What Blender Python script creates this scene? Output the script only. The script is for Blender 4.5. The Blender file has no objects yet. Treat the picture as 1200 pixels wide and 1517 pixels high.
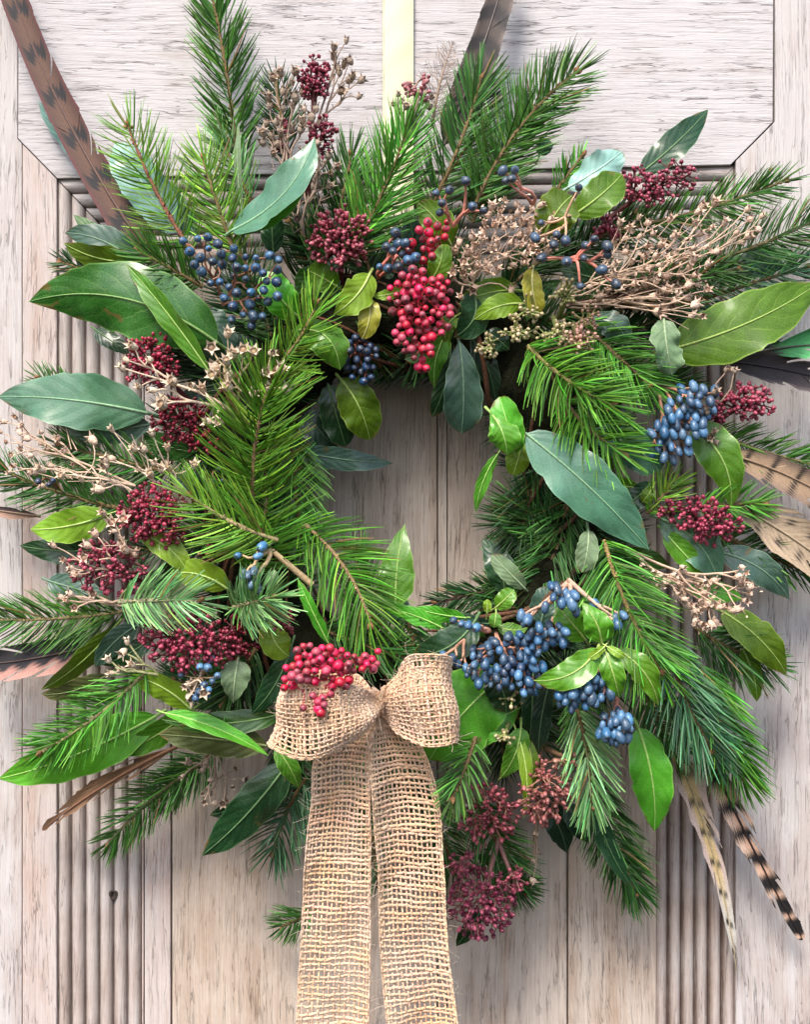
import bpy, math, random
import numpy as np
from mathutils import Vector

# ------------------------------------------------------------------ camera, world, sun
S = 0.0004            # one unit of layout is 0.4 mm of door
DIST = 2125.0         # camera distance from the door face, in the same units (0.85 m)
scene = bpy.context.scene
C = scene.collection

cam_d = bpy.data.cameras.new('camera')
cam = bpy.data.objects.new('camera', cam_d)
C.objects.link(cam)
cam.location = (0, -DIST * S, 0)
cam.rotation_euler = (math.radians(90), 0, 0)
cam_d.sensor_fit = 'VERTICAL'
cam_d.sensor_height = 24.0
cam_d.lens = 24.0 * DIST / 1517.0
cam_d.clip_start = 0.01
cam_d.clip_end = 50
scene.camera = cam

SUN_TO = np.array([-0.22, -0.56, 0.80]); SUN_TO /= np.linalg.norm(SUN_TO)
world = bpy.data.worlds.new('World'); scene.world = world
world.use_nodes = True
wn = world.node_tree.nodes; wl = world.node_tree.links
bg = wn['Background']
sky = wn.new('ShaderNodeTexSky'); sky.sky_type = 'NISHITA'; sky.sun_disc = False
sky.sun_elevation = math.asin(SUN_TO[2])
sky.sun_rotation = math.atan2(SUN_TO[0], SUN_TO[1])
sky.dust_density = 3.0; sky.ozone_density = 1.0; sky.air_density = 1.0
wl.new(sky.outputs[0], bg.inputs[0]); bg.inputs[1].default_value = 0.10

sun_d = bpy.data.lights.new('sun', 'SUN'); sun_d.energy = 1.5; sun_d.angle = math.radians(20)
sun_d.color = (1.0, 0.94, 0.86)
sun = bpy.data.objects.new('sun', sun_d); C.objects.link(sun)
sun.rotation_euler = Vector(SUN_TO).to_track_quat('Z', 'Y').to_euler()
scene.view_settings.view_transform = 'Standard'
scene.view_settings.look = 'None'
scene.view_settings.exposure = 1.47
scene.view_settings.gamma = 1.0

rnd = random.Random(7)
rng = np.random.default_rng(11)

# ------------------------------------------------------------------ small helpers
def lin(c):
    return tuple(((v / 255.0) / 12.92 if v / 255.0 <= 0.04045 else ((v / 255.0 + 0.055) / 1.055) ** 2.4) for v in c)

def L(x, y, d):
    """layout point (x right, y down, d towards the viewer) -> unit coordinates, seen at x, y from the front"""
    k = 1 - d / DIST
    return np.array([(x - 600) * k, -d, (758.5 - y) * k], dtype=float)

def nrm(v):
    n = np.linalg.norm(v, axis=-1, keepdims=True)
    return v / np.maximum(n, 1e-9)

def empty(name, loc):
    o = bpy.data.objects.new(name, None); C.objects.link(o)
    o.empty_display_size = 0.01
    o.location = tuple(np.asarray(loc) * S)
    return o

def tag(o, label=None, cat=None, group=None, kind=None):
    if label: o['label'] = label
    if cat: o['category'] = cat
    if group: o['group'] = group
    if kind: o['kind'] = kind
    return o

def root_loc(p):
    v = np.zeros(3)
    while p is not None:
        v += np.array(p.location) / S
        p = p.parent
    return v

def mesh(name, verts, faces, mat, col=None, uv=None, smooth=True, origin=(0, 0, 0)):
    """verts (n,3) in layout units; faces: list of (m,k) int arrays; col (n,3) linear; uv (n,2)"""
    me = bpy.data.meshes.new(name)
    v = ((np.asarray(verts, float) - np.asarray(origin, float)) * S).astype(np.float32)
    faces = [np.asarray(f, np.int32) for f in faces if len(f)]
    tot = sum(f.shape[0] for f in faces); nl = sum(f.size for f in faces)
    me.vertices.add(len(v)); me.vertices.foreach_set('co', v.ravel())
    me.loops.add(nl); me.polygons.add(tot)
    li = np.concatenate([f.ravel() for f in faces])
    lt = np.concatenate([np.full(f.shape[0], f.shape[1], np.int32) for f in faces])
    ls = np.concatenate([[0], np.cumsum(lt)[:-1]]).astype(np.int32)
    me.loops.foreach_set('vertex_index', li)
    me.polygons.foreach_set('loop_start', ls)
    me.polygons.foreach_set('loop_total', lt)
    if col is not None:
        a = me.color_attributes.new('Col', 'FLOAT_COLOR', 'POINT')
        cc = np.ones((len(v), 4), np.float32); cc[:, :3] = col
        a.data.foreach_set('color', cc.ravel())
    if uv is not None:
        u = me.uv_layers.new(name='UVMap')
        u.data.foreach_set('uv', np.asarray(uv, np.float32)[li].ravel())
    me.update(calc_edges=True)
    me.polygons.foreach_set('use_smooth', np.full(tot, bool(smooth)))
    me.validate()
    if mat: me.materials.append(mat)
    return me

def part(name, parent, verts, faces, mat, **kw):
    o_loc = root_loc(parent) if parent is not None else np.zeros(3)
    me = mesh(name, verts, faces, mat, origin=o_loc, **kw)
    o = bpy.data.objects.new(name, me); C.objects.link(o)
    if parent is not None: o.parent = parent
    return o

def inst(name, parent, me, loc, rot, scale):
    """an object of its own that shares mesh me; loc in layout units, rot a 3x3 (columns = axes)"""
    from mathutils import Matrix
    o = bpy.data.objects.new(name, me); C.objects.link(o)
    o.parent = parent
    lo = (np.asarray(loc) - root_loc(parent)) * S
    M = Matrix([[float(v) for v in r] for r in rot]).to_4x4()
    M.translation = Vector(lo)
    sc = Matrix.Diagonal((*[float(s) * S for s in scale], 1.0))
    o.matrix_basis = M @ sc
    return o

class Tubes:
    """many round tubes in one mesh; grouped by point count"""
    def __init__(s, sides=5): s.sides = sides; s.g = {}
    def add(s, pts, rad, col=(1, 1, 1)):
        pts = np.asarray(pts, float); m = len(pts)
        r = np.full(m, rad, float) if np.isscalar(rad) else np.asarray(rad, float)
        c = np.asarray(col, float)
        if c.ndim == 1: c = np.tile(c, (m, 1))
        s.g.setdefault(m, []).append((pts, r, c))
    def curve(s, a, b, rad0, rad1, col=(1, 1, 1), bow=None, n=4):
        t = np.linspace(0, 1, n)[:, None]
        p = a * (1 - t) + b * t
        if bow is not None: p = p + bow * (4 * t * (1 - t))
        s.add(p, np.linspace(rad0, rad1, n), col)
    def data(s):
        V, F, K, U = [], [], [], []; off = 0; k = s.sides
        for m, items in s.g.items():
            P = np.array([i[0] for i in items]); R = np.array([i[1] for i in items]); Cc = np.array([i[2] for i in items])
            T = nrm(np.gradient(P, axis=1))
            ref = np.array([0.31, 0.85, 0.42]); ref = ref / np.linalg.norm(ref)
            A = np.cross(T, ref); A = nrm(A)
            B = np.cross(T, A)
            ang = np.arange(k) * 2 * math.pi / k
            ring = P[:, :, None, :] + R[:, :, None, None] * (np.cos(ang)[None, None, :, None] * A[:, :, None, :] + np.sin(ang)[None, None, :, None] * B[:, :, None, :])
            n = len(items)
            V.append(ring.reshape(-1, 3)); K.append(np.repeat(Cc.reshape(-1, 3), k, axis=0))
            dl = np.concatenate([np.zeros((n, 1)), np.cumsum(np.linalg.norm(np.diff(P, axis=1), axis=2), axis=1)], axis=1)
            uu = np.zeros((n, m, k, 2)); uu[..., 0] = (np.arange(k) / k)[None, None, :]; uu[..., 1] = dl[:, :, None]
            U.append(uu.reshape(-1, 2))
            idx = off + (np.arange(n)[:, None, None] * m + np.arange(m - 1)[None, :, None]) * k
            j = np.arange(k)[None, None, :]; j2 = (j + 1) % k
            f = np.stack([idx + j, idx + j2, idx + k + j2, idx + k + j], axis=-1).reshape(-1, 4)
            F.append(f); off += n * m * k
            # end caps
        return np.concatenate(V), [np.concatenate(F)], np.concatenate(K), np.concatenate(U)
    def build(s, name, parent, mat):
        if not s.g: return None
        v, f, c, u = s.data()
        return part(name, parent, v, f, mat, col=c, uv=u)

def bez(a, c, b, n):
    t = np.linspace(0, 1, n)[:, None]
    return (1 - t) ** 2 * a + 2 * t * (1 - t) * c + t ** 2 * b

# ------------------------------------------------------------------ node helpers
class NT:
    def __init__(s, name):
        s.m = bpy.data.materials.new(name); s.m.use_nodes = True
        s.n = s.m.node_tree.nodes; s.l = s.m.node_tree.links
        s.b = s.n['Principled BSDF']
    def node(s, t, **kw):
        x = s.n.new(t)
        for k, v in kw.items(): setattr(x, k, v)
        return x
    def put(s, sock, v):
        if isinstance(v, bpy.types.NodeSocket): s.l.new(v, sock)
        elif isinstance(v, (tuple, list)) and len(v) == 3 and sock.type == 'RGBA': sock.default_value = (*v, 1)
        else: sock.default_value = v
    def math(s, op, a, b=0.0, c=0.0, clamp=False):
        x = s.node('ShaderNodeMath', operation=op); x.use_clamp = clamp
        s.put(x.inputs[0], a); s.put(x.inputs[1], b); s.put(x.inputs[2], c)
        return x.outputs[0]
    def mix(s, f, a, b, mode='MIX'):
        x = s.node('ShaderNodeMix', data_type='RGBA', blend_type=mode)
        s.put(x.inputs[0], f); s.put(x.inputs[6], a); s.put(x.inputs[7], b)
        return x.outputs[2]
    def ramp(s, f, stops):
        x = s.node('ShaderNodeMapRange', clamp=True); s.put(x.inputs[0], f)
        x.inputs[1].default_value, x.inputs[2].default_value = stops[0], stops[1]
        x.inputs[3].default_value, x.inputs[4].default_value = stops[2], stops[3]
        return x.outputs[0]
    def noise(s, vec, scale, detail=3.0, rough=0.55, dist=0.0):
        x = s.node('ShaderNodeTexNoise'); 
        if vec is not None: s.put(x.inputs['Vector'], vec)
        x.inputs['Scale'].default_value = scale; x.inputs['Detail'].default_value = detail
        x.inputs['Roughness'].default_value = rough; x.inputs['Distortion'].default_value = dist
        return x.outputs['Fac']
    def obj(s): return s.node('ShaderNodeTexCoord').outputs['Object']
    def gen(s): return s.node('ShaderNodeTexCoord').outputs['Generated']
    def vmul(s, v, m):
        x = s.node('ShaderNodeVectorMath', operation='MULTIPLY'); s.put(x.inputs[0], v); x.inputs[1].default_value = m
        return x.outputs[0]
    def vadd(s, v, w):
        x = s.node('ShaderNodeVectorMath', operation='ADD'); s.put(x.inputs[0], v); s.put(x.inputs[1], w)
        return x.outputs[0]
    def col(s): 
        x = s.node('ShaderNodeAttribute'); x.attribute_name = 'Col'; return x.outputs['Color']
    def rand(s): return s.node('ShaderNodeObjectInfo').outputs['Random']
    def hsv(s, c, h=0.5, sa=1.0, v=1.0):
        x = s.node('ShaderNodeHueSaturation'); s.put(x.inputs['Hue'], h); s.put(x.inputs['Saturation'], sa); s.put(x.inputs['Value'], v); s.put(x.inputs['Color'], c)
        return x.outputs[0]
    def bump(s, h, strength=0.3, dist=0.0005):
        x = s.node('ShaderNodeBump'); x.inputs['Strength'].default_value = strength; x.inputs['Distance'].default_value = dist
        s.put(x.inputs['Height'], h); s.l.new(x.outputs[0], s.b.inputs['Normal']); return x
    def set(s, **kw):
        for k, v in kw.items():
            s.put(s.b.inputs[k.replace('_', ' ')], v)
        return s.m
# ------------------------------------------------------------------ materials
def wood_mat(name, horiz, pale, bare, dark, wear, crack=0.5):
    """weathered limewashed timber; grain along X (horiz) or Z"""
    q = NT(name); v = q.obj()
    off = q.node('ShaderNodeCombineXYZ'); r = q.rand()
    q.put(off.inputs[0], q.math('MULTIPLY', r, 3.1)); q.put(off.inputs[2], q.math('MULTIPLY', r, 1.7))
    v = q.vadd(v, off.outputs[0])
    st = (0.016, 1, 1) if horiz else (1, 1, 0.012)
    wob = q.noise(v, 5.0, 1.0)
    wv = q.node('ShaderNodeCombineXYZ')
    q.put(wv.inputs[2 if horiz else 0], q.math('MULTIPLY', q.math('SUBTRACT', wob, 0.5), 0.014))
    vw = q.vadd(v, wv.outputs[0])
    vg = q.vmul(vw, st)
    g1 = q.noise(vg, 1150, 6.0, 0.74)          # long fine fibres
    g2 = q.noise(vg, 150, 4.0, 0.6)           # growth bands
    brk = q.noise(q.vmul(vw, (0.10, 1, 1) if horiz else (1, 1, 0.10)), 300, 3.0, 0.6)      # where the splits open and close
    def ridge(scale, stretch, off, width, lo):
        vv = q.vmul(q.vadd(vw, off), (stretch, 1, 1) if horiz else (1, 1, stretch))
        n_ = q.noise(vv, scale, 2.0, 0.5, 0.2)
        r_ = q.ramp(q.math('ABSOLUTE', q.math('SUBTRACT', n_, 0.5)), (0.0, width, 1.0, 0.0))
        return q.math('MULTIPLY', r_, q.ramp(brk, (lo, lo + 0.09, 0.0, 1.0)))
    vd = q.vmul(vw, (0.07, 1, 1) if horiz else (1, 1, 0.07))
    g6 = q.noise(vd, 1100, 4.0, 0.75)           # flecks of paint left in the grain
    g4 = q.noise(v, 22, 5.0, 0.66)            # blotches
    g7 = q.noise(q.vmul(v, (0.4, 1, 1) if horiz else (1, 1, 0.3)), 60, 4.0, 0.65)
    g5 = q.noise(v, 1400, 3.0, 0.7)           # pores
    geo = q.node('ShaderNodeNewGeometry').outputs['Position']
    sp = q.node('ShaderNodeSeparateXYZ'); q.l.new(geo, sp.inputs[0])
    low = q.ramp(sp.outputs[2], (0.22, -0.22, 0.0, 0.22))          # paint wears away towards the foot of the door
    w = q.math('ADD', q.math('MULTIPLY', q.math('SUBTRACT', g4, 0.5), 1.5), q.math('ADD', wear, low))
    w = q.math('ADD', w, q.math('MULTIPLY', q.math('SUBTRACT', g7, 0.5), 1.3))
    w = q.math('ADD', w, q.math('MULTIPLY', q.math('SUBTRACT', g6, 0.5), 1.0))
    w = q.math('ADD', w, q.math('MULTIPLY', q.math('SUBTRACT', g2, 0.5), 1.5))
    w = q.ramp(w, (0.15, 1.05, 0.0, 1.0))
    c = q.mix(w, pale, bare)
    fib = q.ramp(g1, (0.42, 0.62, 0.0, 1.0))
    c = q.mix(q.math('MULTIPLY', fib, 0.24), c, dark)
    crk = q.math('MAXIMUM', ridge(330, 0.07, (0.3, 0.1, 0.2), 0.016, 0.50), ridge(560, 0.055, (0.7, 0.4, 0.9), 0.022, 0.47))
    crk = q.math('MAXIMUM', crk, q.math('MULTIPLY', ridge(120, 0.06, (1.3, 0.8, 0.5), 0.010, 0.52), 0.9))
    crk = q.math('MULTIPLY', crk, q.ramp(g7, (0.34, 0.60, 0.25, 1.0)))
    c = q.mix(q.math('MULTIPLY', crk, crack), c, q.mix(0.5, dark, (0.035, 0.022, 0.018)))
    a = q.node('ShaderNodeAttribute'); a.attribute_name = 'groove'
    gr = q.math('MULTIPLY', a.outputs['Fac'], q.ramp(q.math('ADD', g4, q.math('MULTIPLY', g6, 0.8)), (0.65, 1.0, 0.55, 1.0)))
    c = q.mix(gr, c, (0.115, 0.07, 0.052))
    h = q.math('SUBTRACT', q.math('MULTIPLY', g1, -0.8), q.math('MULTIPLY', crk, 0.9))
    h = q.math('ADD', h, q.math('MULTIPLY', g5, 0.35))
    h = q.math('ADD', h, q.math('MULTIPLY', g6, -0.5))
    q.bump(h, 0.8, 0.0007)
    return q.set(Base_Color=c, Roughness=0.9, Specular_IOR_Level=0.2)

WOOD_RAIL = wood_mat('limewashed oak, grain across', True, (0.63, 0.60, 0.60), (0.47, 0.40, 0.375), (0.30, 0.25, 0.24), 0.04, 0.85)
WOOD_STILE = wood_mat('limewashed oak, grain upright', False, (0.63, 0.59, 0.575), (0.47, 0.375, 0.335), (0.29, 0.225, 0.20), 0.18, 0.6)
WOOD_PANEL = wood_mat('bare weathered oak', False, (0.66, 0.565, 0.485), (0.49, 0.36, 0.27), (0.23, 0.16, 0.125), 0.24, 0.6)
WOOD_STRIP = wood_mat('worn pinkish oak', False, (0.64, 0.57, 0.54), (0.54, 0.39, 0.325), (0.30, 0.21, 0.18), 0.18, 0.4)
WOOD_REED = wood_mat('limewashed oak moulding', False, (0.63, 0.57, 0.54), (0.44, 0.335, 0.285), (0.23, 0.165, 0.14), 0.28, 0.5)
WOOD_REED_H = wood_mat('limewashed oak moulding, grain across', True, (0.59, 0.54, 0.52), (0.40, 0.31, 0.27), (0.21, 0.155, 0.135), 0.30, 0.5)

def leaf_mat(name, top, back, vein, rough=0.36, veinf=0.45, edge=0.5, coat=0.25, n=7.0, trans=0.0, spec=0.5, blot=None):
    q = NT(name)
    uv = q.node('ShaderNodeUVMap').outputs[0]
    sp = q.node('ShaderNodeSeparateXYZ'); q.l.new(uv, sp.inputs[0])
    v3 = q.obj()
    nz = q.noise(v3, 130, 3.0, 0.6); big0 = q.noise(v3, 60, 2.0)
    U = q.math('ADD', sp.outputs[0], 0.0); V = sp.outputs[1]
    aU = q.math('ABSOLUTE', U)
    t = q.math('SUBTRACT', q.math('MULTIPLY', V, n), q.math('MULTIPLY', q.math('POWER', aU, 1.25), 1.9))
    t = q.math('ADD', t, q.math('MULTIPLY', q.math('SUBTRACT', nz, 0.5), 0.55))
    t = q.math('ADD', t, q.ramp(U, (-0.02, 0.02, 0.0, 0.37)))
    f = q.math('ABSOLUTE', q.math('SUBTRACT', q.math('FRACT', t), 0.5))
    veins = q.ramp(f, (0.0, 0.055, 1.0, 0.0))
    veins = q.math('MULTIPLY', q.math('MULTIPLY', veins, q.ramp(big0, (0.35, 0.62, 0.25, 1.0))), q.ramp(aU, (0.55, 0.95, 1.0, 0.0)))
    dim = q.ramp(f, (0.0, 0.5, 0.0, 1.0))
    vor = q.node('ShaderNodeTexVoronoi', feature='DISTANCE_TO_EDGE'); q.put(vor.inputs['Vector'], v3); vor.inputs['Scale'].default_value = 620
    net = q.ramp(vor.outputs['Distance'], (0.0, 0.12, 1.0, 0.0))
    big = q.noise(v3, 34, 3.0, 0.6)
    r = q.rand()
    c = q.mix(q.ramp(big, (0.35, 0.68, 0.0, 0.85)), top, tuple(x * 0.62 for x in top))
    c = q.mix(q.ramp(q.noise(v3, 75, 2.0), (0.5, 0.75, 0.0, 0.5)), c, tuple(min(1, x * 1.35 + 0.01) for x in top))
    if blot: c = q.mix(q.ramp(q.noise(v3, 48, 3.0, 0.6, 0.5), (0.55, 0.68, 0.0, 0.8)), c, blot)
    spots = q.ramp(q.noise(v3, 420, 1.0), (0.74, 0.80, 0.0, 0.5))
    c = q.mix(q.math('MULTIPLY', spots, 0.6), c, (0.10, 0.085, 0.03))
    c = q.mix(q.math('MULTIPLY', net, 0.16), c, vein)
    c = q.mix(q.math('MULTIPLY', veins, veinf * 0.75), c, vein)
    c = q.mix(q.math('MULTIPLY', q.ramp(aU, (0.93, 0.99, 0.0, 1.0)), edge), c, vein)
    br = q.ramp(q.math('ADD', q.math('MULTIPLY', nz, 0.5), q.math('ADD', q.math('MULTIPLY', V, 0.55), q.math('MULTIPLY', aU, 0.16))), (0.87, 0.95, 0.0, 0.85))
    dust = q.ramp(q.noise(v3, 260, 4.0, 0.75), (0.60, 0.72, 0.0, 0.28))
    c = q.mix(dust, c, tuple(min(1, x * 0.6 + 0.16) for x in top))
    sc = q.ramp(q.noise(v3, 95, 2.0, 0.5, 0.6), (0.70, 0.735, 0.0, 0.75))
    c = q.mix(sc, c, (0.13, 0.09, 0.035))
    c = q.mix(br, c, (0.16, 0.10, 0.035))
    c = q.hsv(c, q.ramp(r, (0, 1, 0.488, 0.512)), 1.08, q.ramp(r, (0, 1, 0.86, 1.15)))
    bf = q.node('ShaderNodeNewGeometry').outputs['Backfacing']
    cb = q.mix(q.math('MULTIPLY', veins, 0.5), q.mix(q.ramp(big, (0.35, 0.7, 0.0, 0.6)), back, tuple(x * 0.8 for x in back)), vein)
    cc = q.mix(bf, c, cb)
    h = q.math('ADD', q.math('MULTIPLY', dim, 0.9), q.math('MULTIPLY', net, -0.12))
    h = q.math('ADD', h, q.math('MULTIPLY', nz, 0.8))
    q.bump(h, 0.26, 0.0008)
    ro = q.math('ADD', rough + 0.06, q.math('MULTIPLY', q.math('SUBTRACT', nz, 0.5), 0.25))
    ro = q.math('ADD', ro, q.math('MULTIPLY', bf, 0.25))
    q.set(Base_Color=cc, Roughness=ro, Specular_IOR_Level=spec * 0.7, Coat_Weight=coat * 0.95, Coat_Roughness=0.13)
    if trans > 0:
        tr = q.node('ShaderNodeBsdfTranslucent'); q.put(tr.inputs[0], q.hsv(cc, 0.49, 1.1, 1.5))
        mx = q.node('ShaderNodeMixShader'); mx.inputs[0].default_value = trans
        q.l.new(q.b.outputs[0], mx.inputs[1]); q.l.new(tr.outputs[0], mx.inputs[2])
        q.l.new(mx.outputs[0], q.n['Material Output'].inputs[0])
    return q.m

LM = {
 'bay':   leaf_mat('bay leaf, dark green', (0.034, 0.125, 0.022), (0.16, 0.26, 0.10), (0.24, 0.40, 0.12), 0.30, 0.45, 0.55, 0.5, trans=0.08),
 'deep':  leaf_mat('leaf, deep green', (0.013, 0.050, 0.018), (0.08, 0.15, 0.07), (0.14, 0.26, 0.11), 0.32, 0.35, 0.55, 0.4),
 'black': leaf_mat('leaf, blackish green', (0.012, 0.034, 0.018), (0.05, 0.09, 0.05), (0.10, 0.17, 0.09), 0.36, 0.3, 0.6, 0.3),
 'teal':  leaf_mat('leaf, blue green bloom', (0.082, 0.205, 0.122), (0.18, 0.30, 0.22), (0.26, 0.44, 0.27), 0.33, 0.30, 0.35, 0.5, spec=0.7),  # sky reflection on the blade is put into its base colour as blue green
 'pale':  leaf_mat('leaf, pale blue green', (0.26, 0.46, 0.40), (0.30, 0.48, 0.42), (0.42, 0.60, 0.5), 0.35, 0.25, 0.3, 0.4, spec=0.7),
 'slate': leaf_mat('leaf, slate green bloom', (0.052, 0.105, 0.075), (0.12, 0.20, 0.14), (0.22, 0.34, 0.22), 0.34, 0.25, 0.6, 0.4, spec=0.6),  # dark grey green base colour
 'green': leaf_mat('leaf, mid green', (0.085, 0.235, 0.030), (0.17, 0.30, 0.07), (0.34, 0.52, 0.13), 0.36, 0.45, 0.6, 0.3, trans=0.12),
 'vivid': leaf_mat('leaf, vivid green', (0.120, 0.400, 0.050), (0.22, 0.46, 0.10), (0.40, 0.66, 0.18), 0.40, 0.40, 0.5, 0.25, trans=0.16),
 'lime':  leaf_mat('leaf, lime green', (0.245, 0.430, 0.050), (0.34, 0.50, 0.12), (0.52, 0.68, 0.22), 0.42, 0.45, 0.6, 0.2, trans=0.18),
 'yellow':leaf_mat('leaf, yellowing', (0.380, 0.370, 0.055), (0.42, 0.42, 0.12), (0.60, 0.60, 0.25), 0.45, 0.4, 0.5, 0.2, trans=0.15, blot=(0.26, 0.22, 0.045)),
 'olive': leaf_mat('leaf, olive underside', (0.082, 0.160, 0.014), (0.15, 0.24, 0.04), (0.30, 0.42, 0.09), 0.45, 0.5, 0.7, 0.15, trans=0.12),
 'drab':  leaf_mat('leaf, brown olive', (0.075, 0.090, 0.028), (0.14, 0.16, 0.06), (0.26, 0.30, 0.12), 0.42, 0.4, 0.8, 0.2),
 'sage':  leaf_mat('leaf, downy sage', (0.150, 0.235, 0.120), (0.26, 0.34, 0.22), (0.36, 0.46, 0.28), 0.55, 0.5, 0.5, 0.1, n=6, blot=(0.12, 0.16, 0.10)),
 'vib':   leaf_mat('viburnum leaf, puckered', (0.110, 0.280, 0.032), (0.24, 0.38, 0.10), (0.36, 0.56, 0.14), 0.34, 0.7, 0.6, 0.35, n=6, trans=0.1),
}

def attr_mat(name, rough=0.5, spec=0.4, sheen=0.0, noise_scale=900, nb=0.2, coat=0.0, bumpd=0.0003, var=0.25):
    q = NT(name); c = q.col(); v = q.obj()
    nz = q.noise(v, noise_scale, 3.0)
    k = q.ramp(nz, (0.3, 0.7, 1 - var, 1 + var))
    c2 = q.hsv(c, 0.5, 1.0, k)
    q.bump(nz, nb, bumpd)
    return q.set(Base_Color=c2, Roughness=rough, Specular_IOR_Level=spec, Sheen_Weight=sheen, Coat_Weight=coat)

NEEDLE = attr_mat('fir needle', 0.45, 0.28, coat=0.0, noise_scale=500, var=0.15)
TWIG = attr_mat('fir twig bark', 0.8, 0.2, noise_scale=700, nb=0.9, bumpd=0.0006, var=0.4)
STALK = attr_mat('berry stalk', 0.55, 0.35, noise_scale=800, nb=0.4, var=0.25)
DRY = attr_mat('dry stalk', 0.85, 0.15, noise_scale=900, nb=0.6, var=0.3)
BUD = attr_mat('skimmia bud', 0.38, 0.5, coat=0.15, noise_scale=1200, var=0.2)
FEATH = attr_mat('feather vane', 0.6, 0.35, sheen=0.2, noise_scale=1500, var=0.2)
SHAFT = attr_mat('feather shaft', 0.4, 0.5, noise_scale=500, var=0.2)

def berry_mat(name, a, b, rough, bloom, bloomc, coat=0.5):
    q = NT(name); v = q.obj(); r = q.rand()
    r2 = q.math('FRACT', q.math('MULTIPLY', r, 13.7))
    c = q.mix(r, a, b)
    c = q.hsv(c, 0.5, q.ramp(r2, (0, 1, 0.85, 1.1)), q.ramp(r2, (0.0, 1.0, 0.40, 1.40)))
    # waxy bloom patches on the skin (object space is the unit berry)
    off = q.node('ShaderNodeCombineXYZ'); q.put(off.inputs[0], q.math('MULTIPLY', r, 31.0)); q.put(off.inputs[1], q.math('MULTIPLY', r, 17.0))
    vv = q.vadd(v, off.outputs[0])
    m = q.ramp(q.noise(vv, 1.6, 5.0, 0.7), (0.42, 0.66, 0.0, bloom))
    c = q.mix(m, c, bloomc)
    sp = q.node('ShaderNodeSeparateXYZ'); q.l.new(v, sp.inputs[0])
    tip = q.ramp(sp.outputs[2], (0.88, 0.95, 0.0, 0.92))
    c = q.mix(tip, c, (0.03, 0.02, 0.02))
    c = q.mix(q.ramp(q.noise(vv, 4.0, 2.0), (0.68, 0.74, 0.0, 0.6)), c, (0.05, 0.03, 0.03))
    q.bump(q.math('ADD', q.noise(vv, 2.2, 4.0, 0.6), q.math('MULTIPLY', q.noise(vv, 9.0, 2.0), 0.25)), 0.5, 0.0012)
    return q.set(Base_Color=c, Roughness=q.math('ADD', rough, q.math('MULTIPLY', m, 0.25)), Specular_IOR_Level=0.5, Coat_Weight=coat, Coat_Roughness=0.15)

B_BLUE = berry_mat('viburnum berry, steel blue', (0.018, 0.065, 0.15), (0.045, 0.13, 0.25), 0.27, 0.45, (0.12, 0.23, 0.36))
B_SLATE = berry_mat('viburnum berry, slate', (0.022, 0.045, 0.085), (0.040, 0.080, 0.14), 0.32, 0.5, (0.11, 0.16, 0.23))
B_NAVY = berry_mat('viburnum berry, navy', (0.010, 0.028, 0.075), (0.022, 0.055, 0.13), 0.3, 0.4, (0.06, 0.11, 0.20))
B_SKY = berry_mat('viburnum berry, powder blue', (0.050, 0.140, 0.28), (0.090, 0.215, 0.38), 0.30, 0.5, (0.19, 0.34, 0.50))
B_PINK = berry_mat('pepper berry, rose red', (0.50, 0.010, 0.050), (0.74, 0.030, 0.110), 0.28, 0.18, (0.85, 0.20, 0.28), 0.35)
B_RED = berry_mat('pepper berry, deep red', (0.34, 0.008, 0.020), (0.52, 0.014, 0.045), 0.28, 0.25, (0.62, 0.10, 0.14), 0.4)

def cap_mat(name, a, b, dark):
    q = NT(name); v = q.obj(); r = q.rand()
    c = q.mix(r, a, b)
    nz = q.noise(v, 2.2, 4.0, 0.65)
    c = q.mix(q.ramp(nz, (0.45, 0.75, 0.0, 0.75)), c, dark)
    att = q.node('ShaderNodeAttribute'); att.attribute_name = 'Col'
    c = q.mix(1.0, c, att.outputs['Color'], 'MULTIPLY')
    q.bump(nz, 0.5, 0.001)
    return q.set(Base_Color=c, Roughness=0.85, Specular_IOR_Level=0.2)
CAP_CREAM = cap_mat('dry capsule, cream', (0.80, 0.66, 0.50), (0.68, 0.53, 0.39), (0.42, 0.29, 0.20))
CAP_TAN = cap_mat('dry capsule, tan', (0.82, 0.62, 0.49), (0.66, 0.47, 0.36), (0.36, 0.23, 0.16))
CAP_TAUPE = cap_mat('dry capsule, taupe', (0.52, 0.41, 0.32), (0.38, 0.29, 0.22), (0.16, 0.11, 0.085))

def jute_mat():
    q = NT('jute yarn'); c = q.col()
    uv = q.node('ShaderNodeUVMap').outputs[0]
    sp = q.node('ShaderNodeSeparateXYZ'); q.l.new(uv, sp.inputs[0])
    t = q.math('ADD', q.math('MULTIPLY', sp.outputs[1], 0.22), q.math('MULTIPLY', sp.outputs[0], 1.0))
    f = q.math('ABSOLUTE', q.math('SUBTRACT', q.math('FRACT', t), 0.5))
    v = q.obj(); nz = q.noise(v, 1500, 4.0, 0.7); n2 = q.noise(v, 60, 3.0)
    c = q.hsv(c, 0.5, q.ramp(n2, (0.3, 0.7, 0.85, 1.12)), q.ramp(nz, (0.3, 0.7, 0.72, 1.22)))
    c = q.mix(q.ramp(f, (0.0, 0.16, 0.30, 0.0)), c, (0.34, 0.21, 0.12))
    q.bump(q.math('ADD', q.math('MULTIPLY', f, 1.0), nz), 0.8, 0.0006)
    return q.set(Base_Color=c, Roughness=0.95, Specular_IOR_Level=0.1, Sheen_Weight=0.35, Sheen_Roughness=0.6)
JUTE = jute_mat()

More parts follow.
